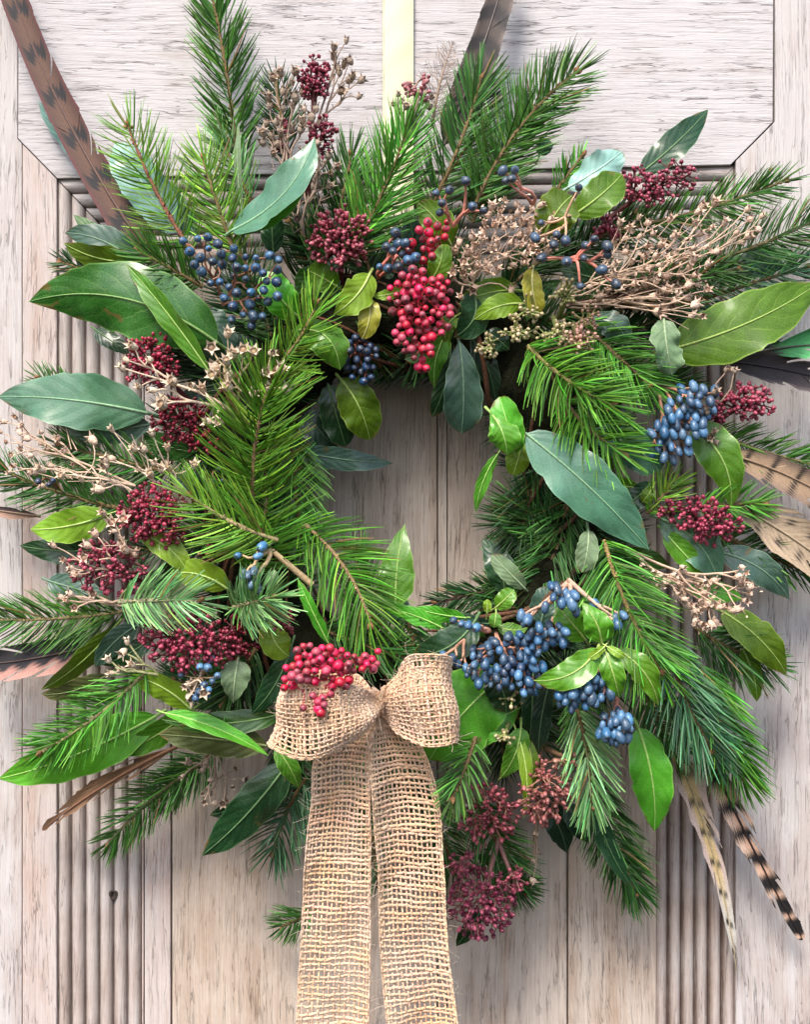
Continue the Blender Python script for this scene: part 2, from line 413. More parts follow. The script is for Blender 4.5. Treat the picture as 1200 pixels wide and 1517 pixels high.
q = NT('cream satin ribbon'); v = q.obj()
w_ = q.noise(q.vmul(v, (1, 1, 0.03)), 1400, 2.0); w2 = q.noise(v, 12, 3.0)
q.bump(w_, 0.15, 0.0002)
SATIN = q.set(Base_Color=q.mix(q.ramp(w2, (0.3, 0.7, 0.0, 1.0)), (0.70, 0.66, 0.42), (0.76, 0.73, 0.52)), Roughness=0.32, Specular_IOR_Level=0.5)
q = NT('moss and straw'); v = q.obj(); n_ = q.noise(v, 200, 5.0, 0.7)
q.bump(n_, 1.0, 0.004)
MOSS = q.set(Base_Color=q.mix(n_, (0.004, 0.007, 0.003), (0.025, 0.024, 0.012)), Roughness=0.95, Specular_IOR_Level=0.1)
q = NT('dark knot hole'); KNOT = q.set(Base_Color=(0.045, 0.03, 0.024), Roughness=0.9)
# ------------------------------------------------------------------ the door
import bmesh
door = empty('door', L(600, 758.5, -60))
tag(door, 'weathered limewashed wooden door with mitred frame, reeded mouldings and plank panel', 'door')

def board(name, poly, d_front, thick, mat, bev=1.2, wav=0.0):
    """upright board from an outline (x, y) in layout units, its front at depth d_front"""
    bm = bmesh.new()
    o = root_loc(door)
    def w(x, y, d): return Vector((((x - 600) - o[0]) * S, (-d - o[1]) * S, ((758.5 - y) - o[2]) * S))
    f = bm.faces.new([bm.verts.new(w(x, y, d_front)) for x, y in poly])
    bm.normal_update()
    r = bmesh.ops.extrude_face_region(bm, geom=[f])
    vs = [g for g in r['geom'] if isinstance(g, bmesh.types.BMVert)]
    bmesh.ops.translate(bm, vec=Vector((0, thick * S, 0)), verts=vs)
    bmesh.ops.recalc_face_normals(bm, faces=bm.faces)
    es = [e for e in bm.edges if all(abs(v.co.y - (-d_front - o[1]) * S) < 1e-7 for v in e.verts)]
    bmesh.ops.bevel(bm, geom=es, offset=bev * S, segments=2, profile=0.6, affect='EDGES')
    me = bpy.data.meshes.new(name); bm.to_mesh(me); bm.free()
    me.materials.append(mat)
    ob = bpy.data.objects.new(name, me); C.objects.link(ob); ob.parent = door
    return ob

board('rail', [(27, -220), (1148, -220), (1145.5, 181), (1083, 244), (84, 264), (26, 205)], 0, 60, WOOD_RAIL)
board('stile', [(-420, -220), (24.7, -220), (24.7, 205.6), (31.3, 212.4), (31.3, 1800), (-420, 1800)], -1.2, 60, WOOD_STILE)
board('stile', [(32.5, 213.5), (83, 265.2), (83, 1800), (32.5, 1800)], -0.4, 60, WOOD_STRIP)
board('stile', [(1149.2, -220), (1620, -220), (1620, 1800), (1091, 1800), (1091, 238.5), (1149.2, 180)], -0.8, 60, WOOD_STILE)
for x0, x1, dd, mt in ((206, 208.5, -20, WOOD_STRIP), (210.5, 249, -18.5, WOOD_STRIP), (251.5, 647.8, -20, WOOD_PANEL), (649.6, 662.5, -19.4, WOOD_PANEL),
                       (664, 842.2, -20.3, WOOD_PANEL), (844.6, 976, -19.6, WOOD_PANEL)):
    board('plank', [(x0, 330), (x1, 330), (x1, 1800), (x0, 1800)], dd, 30, mt, bev=0.9)
board('backing_board', [(-400, -200), (1600, -200), (1600, 1790), (-400, 1790)], -62, 20, KNOT)

def reeds(n_s, width, ribs, depth, gw=1.0):
    s = np.linspace(0, width, n_s)
    ph = (s / width * ribs) % 1.0
    h = np.sqrt(np.maximum(0, 1 - (2 * ph - 1) ** 2))
    d = -3.5 - 12.5 * s / width + depth * (h - 1)
    d[0] = -5; d[-1] = -22
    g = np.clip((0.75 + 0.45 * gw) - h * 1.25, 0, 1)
    return s, d, g

def moulding(name, path, mat, width, ribs, depth, gw):
    """path(s) -> two end points (x0,y0),(x1,y1) for offset s"""
    s, d, g = reeds(ribs * 14 + 1, width, ribs, depth, gw)
    nl = 60
    V = np.zeros((len(s), nl, 3)); G = np.zeros((len(s), nl))
    for i in range(len(s)):
        (x0, y0), (x1, y1) = path(s[i])
        t = np.linspace(0, 1, nl)
        xx = x0 + (x1 - x0) * t; yy = y0 + (y1 - y0) * t
        wob = 0.5 * np.sin(t * 37 + i * 0.02) + 0.35 * np.sin(t * 91 + i * 0.05)
        V[i, :, 0] = xx - 600; V[i, :, 1] = -(d[i] + wob); V[i, :, 2] = 758.5 - yy
        G[i] = np.clip(g[i] * gw, 0, 1)
    idx = np.arange(len(s) * nl).reshape(len(s), nl)
    f = np.stack([idx[:-1, :-1], idx[1:, :-1], idx[1:, 1:], idx[:-1, 1:]], -1).reshape(-1, 4)
    ob = part(name, door, V.reshape(-1, 3), [f], mat)
    a = ob.data.attributes.new('groove', 'FLOAT', 'POINT'); a.data.foreach_set('value', G.ravel().astype(np.float32))
    return ob
m_l = 1.05
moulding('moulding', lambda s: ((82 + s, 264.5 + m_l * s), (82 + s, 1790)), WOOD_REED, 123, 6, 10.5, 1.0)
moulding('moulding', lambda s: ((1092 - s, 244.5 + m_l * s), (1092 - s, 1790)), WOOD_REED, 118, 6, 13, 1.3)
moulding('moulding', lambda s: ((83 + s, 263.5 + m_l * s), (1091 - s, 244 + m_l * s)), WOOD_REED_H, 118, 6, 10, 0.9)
# knot hole in the left moulding
kv = []; kf = []
for i, (r, dd) in enumerate(((6.5, -11), (5.0, -9.4), (3.6, -10.5), (1.5, -15))):
    for j in range(14):
        a = j * 2 * math.pi / 14; rr = r * (1 + 0.15 * math.sin(3 * a + i))
        kv.append((165 - 600 + rr * math.cos(a) * 1.0, -dd, 758.5 - 1329 + rr * 1.25 * math.sin(a)))
for i in range(3):
    for j in range(14): kf.append((i * 14 + j, i * 14 + (j + 1) % 14, (i + 1) * 14 + (j + 1) % 14, (i + 1) * 14 + j))
part('knot', door, kv, [kf], KNOT)

# ------------------------------------------------------------------ hanging strap
strap = empty('hanging_strap', L(590, 150, 8))
tag(strap, 'smooth pale cream strap hanging down the door top to hold up the wreath', 'strap')
ys = np.linspace(-220, 420, 60)
us = np.linspace(-1, 1, 9)
V = []
for y in ys:
    dd = 6 + 60 * max(0, (y - 140) / 280) ** 1.6
    for u in us:
        V.append(L(590 + 22 * u, y, dd + 3.2 * (1 - u * u) + 0.5 * math.sin(y * 0.11 + 2 * u) + 0.5 * math.sin(y * 0.03 + u)))
idx = np.arange(len(V)).reshape(len(ys), 9)
part('band', strap, V, [np.stack([idx[:-1, :-1], idx[1:, :-1], idx[1:, 1:], idx[:-1, 1:]], -1).reshape(-1, 4)], SATIN)
tb = Tubes(5)
for u in (-1, 1):
    tb.add([L(590 + 22 * u, y, 6.2 + 60 * max(0, (y - 140) / 280) ** 1.6 + 0.5 * math.sin(y * 0.03 + u)) for y in ys], 0.9, (0.8, 0.78, 0.58))
tb.build('selvedge', strap, SATIN)
# ------------------------------------------------------------------ leaves
SHAPES = {'bay': (0.62, 0.86), 'oval': (0.52, 0.50), 'spear': (0.50, 1.05), 'obov': (0.85, 0.48), 'narrow': (0.7, 0.9)}
def leaf(label, bx, by, tx, ty, w, bend=0, d0=160, d1=160, arch=10, roll=0, shape='bay', mat='bay', fold=0.10, wavy=1.0, petiole=True, name=None, group=None, curl=0.0, tooth=0.0):
    A = L(bx, by, d0); B = L(tx, ty, d1)
    ax = B - A; ln = np.linalg.norm(ax)
    ip = np.array([by - ty, 0, 0]);  # image perpendicular
    dx, dy = tx - bx, ty - by; il = math.hypot(dx, dy)
    perp = np.array([dy / il, 0, dx / il])            # (x, z): left of the pointing direction in the picture
    M = (A + B) / 2 + perp * bend * 2 * 0.5 * 2 + np.array([0, -arch * 2, 0])
    nv, nu = 26, 9
    P = bez(A, M, B, nv); T = nrm(np.gradient(P, axis=0))
    face = np.array([0, -1.0, 0])
    Sd = nrm(np.cross(T, face)); N = nrm(np.cross(Sd, T))
    seed = rnd.random() * 10
    v = np.linspace(0, 1, nv)
    a, b = SHAPES[shape]
    prof = np.power(v, a) * np.power(1 - v, b); prof /= prof.max()
    tip = np.clip((v - 0.9) / 0.1, 0, 1)
    prof = prof * (1 - 0.25 * tip)
    hw = w / 2 * (1 - (d0 + d1) / 2 / DIST) / max(0.5, math.cos(math.radians(roll)))
    V = np.zeros((nv, nu, 3)); UV = np.zeros((nv, nu, 2))
    rl = np.radians(roll + 14 * np.sin(v * 2.2 + seed) * wavy * 0.6)
    S2 = Sd * np.cos(rl)[:, None] + N * np.sin(rl)[:, None]
    N2 = -Sd * np.sin(rl)[:, None] + N * np.cos(rl)[:, None]
    uu = np.linspace(-1, 1, nu)
    for j, u in enumerate(uu):
        k = hw * prof
        au = abs(u)
        edge = 1 + 0.035 * np.sin(v * 31 + seed * 3 + (u > 0) * 2) * (au > 0.9)
        nk = np.exp(-((v - (0.2 + 0.6 * ((seed * 7.3 + (u > 0) * 0.37) % 1.0))) / 0.018) ** 2) * 0.10 * (au > 0.9) * ((seed * 3.1) % 1.0 > 0.4)
        edge = edge - nk
        if tooth: edge = edge + tooth * ((v * 22) % 1.0 - 0.4) * (au > 0.9)
        lift = fold * au + (0.16 * np.sin(v * 9 + seed + 2.1 * (u > 0)) + 0.07 * np.sin(v * 23 + seed * 2 + (u > 0))) * wavy * au ** 2 + curl * u * au
        lift = lift - 0.10 * au ** 2 * 0.6
        V[:, j] = P + S2 * (k * u * edge * math.cos(min(1.2, abs(curl) * 0.5)))[:, None] + N2 * (k * lift)[:, None]
        UV[:, j, 0] = u; UV[:, j, 1] = v
    idx = np.arange(nv * nu).reshape(nv, nu)
    f = np.stack([idx[:-1, :-1], idx[:-1, 1:], idx[1:, 1:], idx[1:, :-1]], -1).reshape(-1, 4)
    o = empty(name or 'leaf', A)
    tag(o, label, 'leaf', group)
    bl = part('blade', o, V.reshape(-1, 3), [f], LM[mat], uv=UV.reshape(-1, 2))
    # midrib and petiole
    t = Tubes(5)
    pr = P + N2 * (0.3)
    rad = np.linspace(1.7, 0.35, nv) * min(1.3, w / 60 + 0.35)
    vc = VEINC.get(mat, (0.3, 0.45, 0.15))
    t.add(pr, rad, vc)
    t.build('midrib', bl, STALK)
    if petiole:
        t = Tubes(5)
        q0 = A - T[0] * 12 + np.array([0, 10, 0])
        t.curve(q0, A, 2.2 * min(1.2, w / 60 + 0.35), 1.7 * min(1.2, w / 60 + 0.35), vc)
        t.build('petiole', o, STALK)
    return o
VEINC = {'bay': (0.22, 0.38, 0.12), 'deep': (0.12, 0.22, 0.09), 'black': (0.08, 0.14, 0.07), 'teal': (0.24, 0.42, 0.24), 'pale': (0.4, 0.58, 0.48), 'slate': (0.16, 0.26, 0.17),
 'green': (0.32, 0.48, 0.13), 'vivid': (0.38, 0.62, 0.16), 'lime': (0.5, 0.66, 0.2), 'yellow': (0.6, 0.6, 0.25), 'olive': (0.30, 0.42, 0.10), 'drab': (0.2, 0.24, 0.1), 'sage': (0.32, 0.42, 0.24), 'vib': (0.38, 0.5, 0.14)}

# ------------------------------------------------------------------ fir sprigs
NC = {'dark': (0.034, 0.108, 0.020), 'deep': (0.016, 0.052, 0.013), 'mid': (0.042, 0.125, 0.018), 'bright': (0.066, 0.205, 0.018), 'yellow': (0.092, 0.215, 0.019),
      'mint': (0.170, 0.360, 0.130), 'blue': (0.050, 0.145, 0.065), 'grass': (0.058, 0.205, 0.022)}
def fir(label, bx, by, tx, ty, bend=0, d0=120, d1=100, nl=62, dens=1.0, key='mid', arch=8, spread=1.0, twig=(0.20, 0.125, 0.045), curve=0.25, ang=58, group=None, wid=1.0, side=(1.0, 1.0), face=0.55):
    A = L(bx, by, d0); B = L(tx, ty, d1)
    dx, dy = tx - bx, ty - by; il = math.hypot(dx, dy)
    perp = np.array([dy / il, 0, dx / il])
    M = (A + B) / 2 + perp * bend * 2 + np.array([0, -arch * 2, 0])
    n = max(10, int(il / 8)); P = bez(A, M, B, n)
    ln = np.sum(np.linalg.norm(np.diff(P, axis=0), axis=1))
    T = nrm(np.gradient(P, axis=0))
    o = empty('fir_sprig', A); tag(o, label, 'fir sprig', group)
    t = Tubes(7)
    rr = np.linspace(3.3, 1.9, n) * (1 + 0.14 * rng.standard_normal(n))
    twig = tuple(np.array(twig) * np.array([0.80, 0.88, 1.15]))
    t.add(P, rr, twig)
    # leaf scars
    for i in range(int(ln / 6)):
        s = rng.random(); k = min(n - 2, int(s * (n - 1)))
        pt = P[k] + (P[k + 1] - P[k]) * (s * (n - 1) - k)
        dr = nrm(np.cross(T[k], rng.standard_normal(3))); 
        t.add([pt + dr * 1.2, pt + dr * (rr[k] + 1.6) + T[k] * 1.5], [2.0, 0.9], tuple(np.array(twig) * rng.uniform(0.8, 1.6)))
    t.build('twig', o, TWIG)
    # needles
    N = int(ln * 1.12 * dens)
    s = np.sort(rng.random(N)); s = s * 1.0
    fi = s * (n - 1); k = np.minimum(n - 2, fi.astype(int)); fr = (fi - k)[:, None]
    p0 = P[k] * (1 - fr) + P[k + 1] * fr; tt = T[k]
    fc = np.array([0, -1.0, 0])
    sd = nrm(np.cross(tt, fc)); up = nrm(np.cross(sd, tt))
    # around the twig: mostly to both sides, some towards the viewer
    sgn = np.where(rng.random(N) < side[1] / (side[0] + side[1]), 1.0, -1.0)
    phi = rng.normal(0.18, 0.34 * face / 0.55, N)
    isup = rng.random(N) < 0.09 * face / 0.55
    phi = np.where(isup, rng.uniform(0.7, 1.5, N), phi)
    rad = sd * (sgn * np.cos(phi))[:, None] + up * np.sin(phi)[:, None]
    a = np.radians(ang - 30 * s ** 3 + rng.normal(0, 4.5, N)) * spread
    a = np.where(s > 0.96, a * 0.45, a)
    dr = nrm(tt * np.cos(a)[:, None] + rad * np.sin(a)[:, None])
    lnn = nl * (0.74 + 0.30 * rng.random(N)) * np.where(rng.random(N) < 0.04, 0.6, 1.0) * (1 - 0.30 * s ** 4) * np.minimum(1, 0.62 + s * 2.2)
    bendv = tt * curve + up * rng.normal(0.02, 0.10, N)[:, None] + sd * rng.normal(0, 0.05, N)[:, None]
    m = 5; ts = np.linspace(0, 1, m)
    cen = p0[:, None] + dr[:, None] * (lnn[:, None] * ts[None])[..., None] + bendv[:, None] * (lnn[:, None] * ts[None] ** 2)[..., None]
    wd = nrm(np.cross(dr, up + 0.55 * rng.standard_normal((N, 3)))); wn_ = nrm(np.cross(wd, dr))
    prof = np.array([0.55, 1.0, 1.0, 0.85, 0.28]) * 1.14 * wid
    hw = prof[None] * rng.uniform(0.85, 1.15, N)[:, None]
    Lf = cen - wd[:, None] * hw[..., None]; Rt = cen + wd[:, None] * hw[..., None]; Md = cen + wn_[:, None] * (hw * 0.45)[..., None]
    V = np.stack([Lf, Md, Rt], axis=2)                       # N, m, 3, 3
    base = np.array(NC[key])
    br = np.exp(rng.normal(-0.05, 0.34, N)) * np.where(rng.random(N) < 0.14, 1.6, 1.0)
    tintc = base[None] * br[:, None] * (1 + rng.normal(0, 0.10, (N, 3)))
    tintc[:, 0] *= rng.uniform(0.8, 1.35, N)
    dead = rng.random(N) < 0.018
    tintc[dead] = np.array([0.20, 0.12, 0.045])
    g = np.array([1.35, 1.05, 0.92, 1.0, 1.5])
    col = tintc[:, None, None, :] * g[None, :, None, None] * np.array([1.0, 1.12, 1.0])[None, None, :, None]
    col = np.broadcast_to(col, V.shape)
    idx = np.arange(N * m * 3).reshape(N, m, 3)
    f = np.stack([idx[:, :-1, :-1], idx[:, 1:, :-1], idx[:, 1:, 1:], idx[:, :-1, 1:]], -1).reshape(-1, 4)
    nd = part('needles', o, V.reshape(-1, 3), [f], NEEDLE, col=np.clip(col.reshape(-1, 3), 0, 1)); nd['kind'] = 'stuff'
    # terminal buds
    bt = Tubes(6)
    for _ in range(3):
        e = nrm(T[-1] + 0.45 * rng.standard_normal(3)); b0 = B
        bt.add([b0, b0 + e * 3, b0 + e * 7, b0 + e * 11], [1.5, 3.2, 3.0, 0.5], (0.28, 0.15, 0.07))
    bt.build('bud', o, TWIG)
    return o

# ------------------------------------------------------------------ branching heads
def tree(tb, p, terms, r, col, end=0.0, lim=3, jit=0.08):
    """branching stalk from p to every terminal point; joins into tb"""
    terms = np.asarray(terms)
    n = len(terms)
    if n <= lim:
        for q_ in terms:
            v = q_ - p
            tb.curve(p, q_ - nrm(v) * end, r * 0.9, r * 0.62, col, bow=np.cross(nrm(v), rng.standard_normal(3)) * np.linalg.norm(v) * jit, n=4)
        return
    c = terms.mean(0); dv = terms - c
    u_, s_, vt = np.linalg.svd(dv, full_matrices=False)
    pr = dv @ vt[0]; order = np.argsort(pr)
    kk = 3 if n > 9 else 2
    for g in np.array_split(order, kk):
        sub = terms[g]; cc = sub.mean(0)
        q_ = p + (cc - p) * rng.uniform(0.42, 0.62)
        rq = r * 0.85
        tb.curve(p, q_, r, rq, col, bow=np.cross(nrm(cc - p), rng.standard_normal(3)) * np.linalg.norm(q_ - p) * jit, n=4)
        tree(tb, q_, sub, rq, col, end, lim, jit)

def ico():
    bm = bmesh.new(); bmesh.ops.create_icosphere(bm, subdivisions=1, radius=1)
    v = np.array([x.co[:] for x in bm.verts]); f = np.array([[a.index for a in y.verts] for y in bm.faces]); bm.free()
    return v, f
ICO_V, ICO_F = ico()
def lathe(prof, k):
    v = []; f = []
    for r, z in prof:
        for j in range(k):
            a = 2 * math.pi * j / k; v.append((r * math.cos(a), r * math.sin(a), z))
    for i in range(len(prof) - 1):
        for j in range(k):
            f.append((i * k + j, i * k + (j + 1) % k, (i + 1) * k + (j + 1) % k, (i + 1) * k + j))
    return np.array(v), np.array(f)
BUD_V, BUD_F = lathe([(0.0, -1.1), (0.62, -0.85), (0.98, -0.1), (0.80, 0.65), (0.38, 1.1), (0.0, 1.25)], 7)

def frame(z):
    z = nrm(np.asarray(z, float)); r = rng.standard_normal(3); x = nrm(np.cross(r, z)); y = np.cross(z, x)
    return np.stack([x, y, z], axis=1)

def blobs(centers, dirs, sizes, cols, TV, TF):
    """joined copies of a small template"""
    V = []; Cc = []; F = []
    for i, (c, d, s, k) in enumerate(zip(centers, dirs, sizes, cols)):
        R = frame(d)
        V.append((TV * s) @ R.T + c); Cc.append(np.tile(k, (len(TV), 1))); F.append(TF + i * len(TV))
    return np.concatenate(V), [np.concatenate(F)], np.concatenate(Cc)

def skimmia(label, base, cx, cy, rx, ry, d, n, rot=0, bud=4.2, dome=26, stem=(0.10, 0.022, 0.025), a=(0.20, 0.020, 0.045), b=(0.46, 0.085, 0.13), loose=0.0, cat='flower head', name='skimmia_head', hole=0.0, bd=120, asp=1.0):
    o = empty(name, L(base[0], base[1], bd)); tag(o, label, cat)
    n = int(n * 1.35); cr, sr = math.cos(math.radians(rot)), math.sin(math.radians(rot))
    nc = max(4, int(n / 11)); cs = []
    for i in range(nc):
        rr = math.sqrt((i + 0.5) / nc) * 0.92; th = i * 2.39996 + rnd.random() * 0.5
        cs.append((rr * math.cos(th), rr * math.sin(th)))
    pts = []; dirs = []
    for i in range(n):
        c = cs[i % nc]; g = 0.20 + 0.05 * loose
        x = c[0] + rng.normal(0, g); y = c[1] + rng.normal(0, g)
        r2 = x * x + y * y
        if r2 > 1.15: x, y = x / math.sqrt(r2) * 1.05, y / math.sqrt(r2) * 1.05; r2 = 1.1
        px = cx + rx * x * cr - ry * y * sr; py = cy + rx * x * sr + ry * y * cr
        dd = d + dome * math.sqrt(max(0, 1.15 - r2)) + rng.normal(0, 5 + 6 * loose)
        pts.append(L(px, py, dd)); dirs.append(nrm(np.array([x * 0.9, -0.8, -y * 0.9]) + 0.3 * rng.standard_normal(3)))
    pts = np.array(pts)
    root = L(base[0], base[1], bd)
    tb = Tubes(5)
    hub = root + (pts.mean(0) - root) * 0.72
    tb.curve(root, hub, 4.2, 3.2, stem, n=5)
    tree(tb, hub, pts, 2.3, stem, end=bud * 0.6, lim=4, jit=0.06)
    tb.build('stem', o, STALK)
    A_, B_ = np.array(a) * (1.0, 0.85, 0.95), np.array(b) * (1.0, 0.85, 0.95)
    cols = [np.clip((A_ + (B_ - A_) * rng.random() ** 1.6) * rng.uniform(0.55, 1.15) * 1.0, 0, 1) for _ in range(n)]
    sz = [bud * 0.76 * rng.uniform(0.68, 1.12) for _ in range(n)]
    v, f, c = blobs(pts, dirs, sz, cols, BUD_V * np.array([1, 1, asp]), BUD_F)
    bb = part('flower_buds', o, v, f, BUD, col=c); bb['kind'] = 'stuff'
    return o

def berry_mesh(mat, prof, k=10):
    v, f = lathe(prof, k)
    me = bpy.data.meshes.new('berry')
    me.from_pydata(v.tolist(), [], f.tolist()); me.update()
    me.polygons.foreach_set('use_smooth', np.ones(len(f), bool)); me.materials.append(mat)
    return me
OVO = [(0.0, -1.05), (0.5, -0.92), (0.88, -0.5), (1.0, 0.05), (0.86, 0.55), (0.5, 0.88), (0.27, 0.94), (0.24, 1.08), (0.12, 1.0), (0.0, 0.97)]
RND = [(0.0, -1.0), (0.5, -0.87), (0.87, -0.5), (1.0, 0.0), (0.87, 0.5), (0.5, 0.87), (0.2, 0.965), (0.13, 1.02), (0.0, 0.97)]
BM = {k: berry_mesh(m, p) for k, m, p in (('blue', B_BLUE, OVO), ('slate', B_SLATE, OVO), ('navy', B_NAVY, OVO), ('sky', B_SKY, OVO), ('pink', B_PINK, RND), ('red', B_RED, RND))}

def scatter(n, polys, mind, rx=None):
    """n points (x, y, layer) inside ellipses (cx, cy, rx, ry, rot), at least mind apart"""
    out = []; tries = 0
    ar = [p[2] * p[3] for p in polys]
    while len(out) < n and tries < 6000:
        tries += 1
        p = rnd.choices(polys, ar)[0]
        r = math.sqrt(rnd.random()); th = rnd.random() * 2 * math.pi
        x, y = p[2] * r * math.cos(th), p[3] * r * math.sin(th)
        c, s = math.cos(math.radians(p[4])), math.sin(math.radians(p[4]))
        x, y = p[0] + x * c - y * s, p[1] + x * s + y * c
        m = mind * (0.75 if tries > 3000 else 1.0)
        if all((x - q[0]) ** 2 + (y - q[1]) ** 2 > m * m for q in out): out.append((x, y))
    return out

def berries(label, hub, pts, size, kinds, d, stalk=(0.30, 0.13, 0.08), srad=1.9, elong=1.15, down=0.35, outw=0.5, dj=14, name='berry_cluster', cat='berry cluster', bd=None, base=None, lim=3):
    """hub: where the stalks start (x, y, d); pts: list of (x, y) or (x, y, d)"""
    h = L(*hub); o = empty(name, L(*(base or hub))); tag(o, label, cat)
    tb = Tubes(6); T = []
    mx = np.mean([p[0] for p in pts]); my = np.mean([p[1] for p in pts])
    sx = np.std([p[0] for p in pts]) + 1; sy = np.std([p[1] for p in pts]) + 1
    for p in pts:
        if len(p) == 3: dd = p[2]
        else:
            r2 = ((p[0] - mx) / sx) ** 2 + ((p[1] - my) / sy) ** 2
            dd = d + dj * 1.6 * math.sqrt(max(0, 1 - r2 / 5)) + rng.normal(0, dj * 0.5)
        T.append(L(p[0], p[1], dd))
    T = np.array(T)
    if base: tb.curve(L(*base), h, srad * 1.7, srad * 1.3, stalk, n=5)
    tree(tb, h, T, srad * 1.15, stalk, end=size * 0.8, lim=lim, jit=0.10)
    tb.build('stalk', o, STALK)
    for p, q_ in zip(pts, T):
        dv = nrm(q_ - h) * outw + np.array([0, -0.45, -down]) + 0.28 * rng.standard_normal(3)
        s = size * 0.86 * rng.uniform(0.68, 1.14)
        inst('berry', o, BM[rnd.choice(kinds)], q_, frame(dv), (s, s * rng.uniform(0.93, 1.05), s * elong * rng.uniform(0.93, 1.08)))
    return o

def cap_mesh(mat, seed, wide=1.0):
    r = random.Random(seed); k = 10
    prof = [(0.10, -1.0), (0.42, -0.75), (0.72 * wide, -0.2), (0.74 * wide, 0.3), (0.66 * wide, 0.55)]
    v, f = lathe(prof, k); v = v.tolist(); f = f.tolist()
    n0 = len(v)
    for j in range(k):                         # lobes: every second point flares into a tip
        a = 2 * math.pi * j / k; R = (1.12 + 0.25 * r.random()) * wide if j % 2 == 0 else 0.66 * wide
        z = (0.95 + 0.35 * r.random()) if j % 2 == 0 else 0.6
        v.append((R * math.cos(a), R * math.sin(a), z))
    for j in range(k): f.append((n0 - k + j, n0 - k + (j + 1) % k, n0 + (j + 1) % k, n0 + j))
    n1 = len(v)
    for j in range(k):                         # the hollow inside
        a = 2 * math.pi * j / k; v.append((0.5 * wide * math.cos(a), 0.5 * wide * math.sin(a), 0.25))
    v.append((0, 0, 0.42))
    for j in range(k):
        f.append((n0 + j, n0 + (j + 1) % k, n1 + (j + 1) % k, n1 + j)); f.append((n1 + j, n1 + (j + 1) % k, len(v) - 1))
    col = [[1, 1, 1, 1]] * n1 + [[0.28, 0.24, 0.22, 1]] * k + [[0.7, 0.6, 0.5, 1]]
    me = bpy.data.meshes.new('seed_capsule'); me.from_pydata(v, [], f); me.update()
    a_ = me.color_attributes.new('Col', 'FLOAT_COLOR', 'POINT'); a_.data.foreach_set('color', np.array(col, np.float32).ravel())
    me.polygons.foreach_set('use_smooth', np.zeros(len(f), bool)); me.materials.append(mat)
    return me
CAPS = {k: [cap_mesh(m, i * 7 + 1, wd) for i, wd in enumerate((1.0, 0.85, 1.1))] for k, m in (('cream', CAP_CREAM), ('tan', CAP_TAN), ('taupe', CAP_TAUPE))}
DC = {'cream': (0.72, 0.56, 0.42), 'tan': (0.62, 0.45, 0.33), 'taupe': (0.34, 0.25, 0.19)}

def spray(label, hub, pts, size, key, d, srad=1.4, dj=14, name='dried_seed_spray', cat='dried seed spray', up=0.3, lim=3, extra=0, base=None, jit=0.07, stemcol=None, chaff=0):
    h = L(*hub); o = empty(name, L(*(base or hub))); tag(o, label, cat)
    tb = Tubes(5)
    T = np.array([L(p[0], p[1], p[2] if len(p) == 3 else d + rng.normal(0, dj)) for p in pts])
    col = stemcol or DC[key]
    if base: tb.curve(L(*base), h, srad * 1.6, srad * 1.4, col, n=5)
    tree(tb, h, T, srad * 1.35, col, end=size * 0.6, lim=lim, jit=jit)
    for _ in range(extra):                     # bare side twiglets
        q_ = T[rnd.randrange(len(T))]; p_ = h + (q_ - h) * rnd.uniform(0.3, 0.8)
        tb.curve(p_, p_ + (q_ - h) * 0.22 + rng.standard_normal(3) * 12, srad * 0.6, srad * 0.3, col)
    tb.build('stalk', o, DRY)
    if chaff:                                  # crumbs of dry petals between the cups
        cv = []; cf = []
        cc = []
        for q_ in T:
            for _ in range(chaff):
                c0 = q_ + rng.standard_normal(3) * size * 1.0; R = frame(rng.standard_normal(3)); z = size * rng.uniform(0.25, 0.6); k0 = len(cv)
                for a_, b_, h_ in ((-1, -0.5, 0), (0.1, -0.7, 0.3), (1, -0.2, 0), (0.6, 0.7, 0.35), (-0.5, 0.8, 0.1)):
                    cv.append(c0 + (R @ np.array([a_ + 0.3 * rng.standard_normal(), b_, h_])) * z)
                cf.append((k0, k0 + 1, k0 + 2, k0 + 3, k0 + 4)); cc += [np.array(col) * rng.uniform(0.7, 1.5)] * 5
        ch = part('chaff', o, cv, [np.array(cf)], DRY, col=np.clip(np.array(cc), 0, 1), smooth=False); ch['kind'] = 'stuff'
    for q_ in T:
        dv = nrm(q_ - h) * 0.8 + np.array([0, -0.5, up]) + 0.45 * rng.standard_normal(3)
        s = size * rng.uniform(0.78, 1.18)
        inst('seed_capsule', o, rnd.choice(CAPS[key]), q_, frame(dv), (s, s, s * rng.uniform(0.9, 1.15)))
    return o

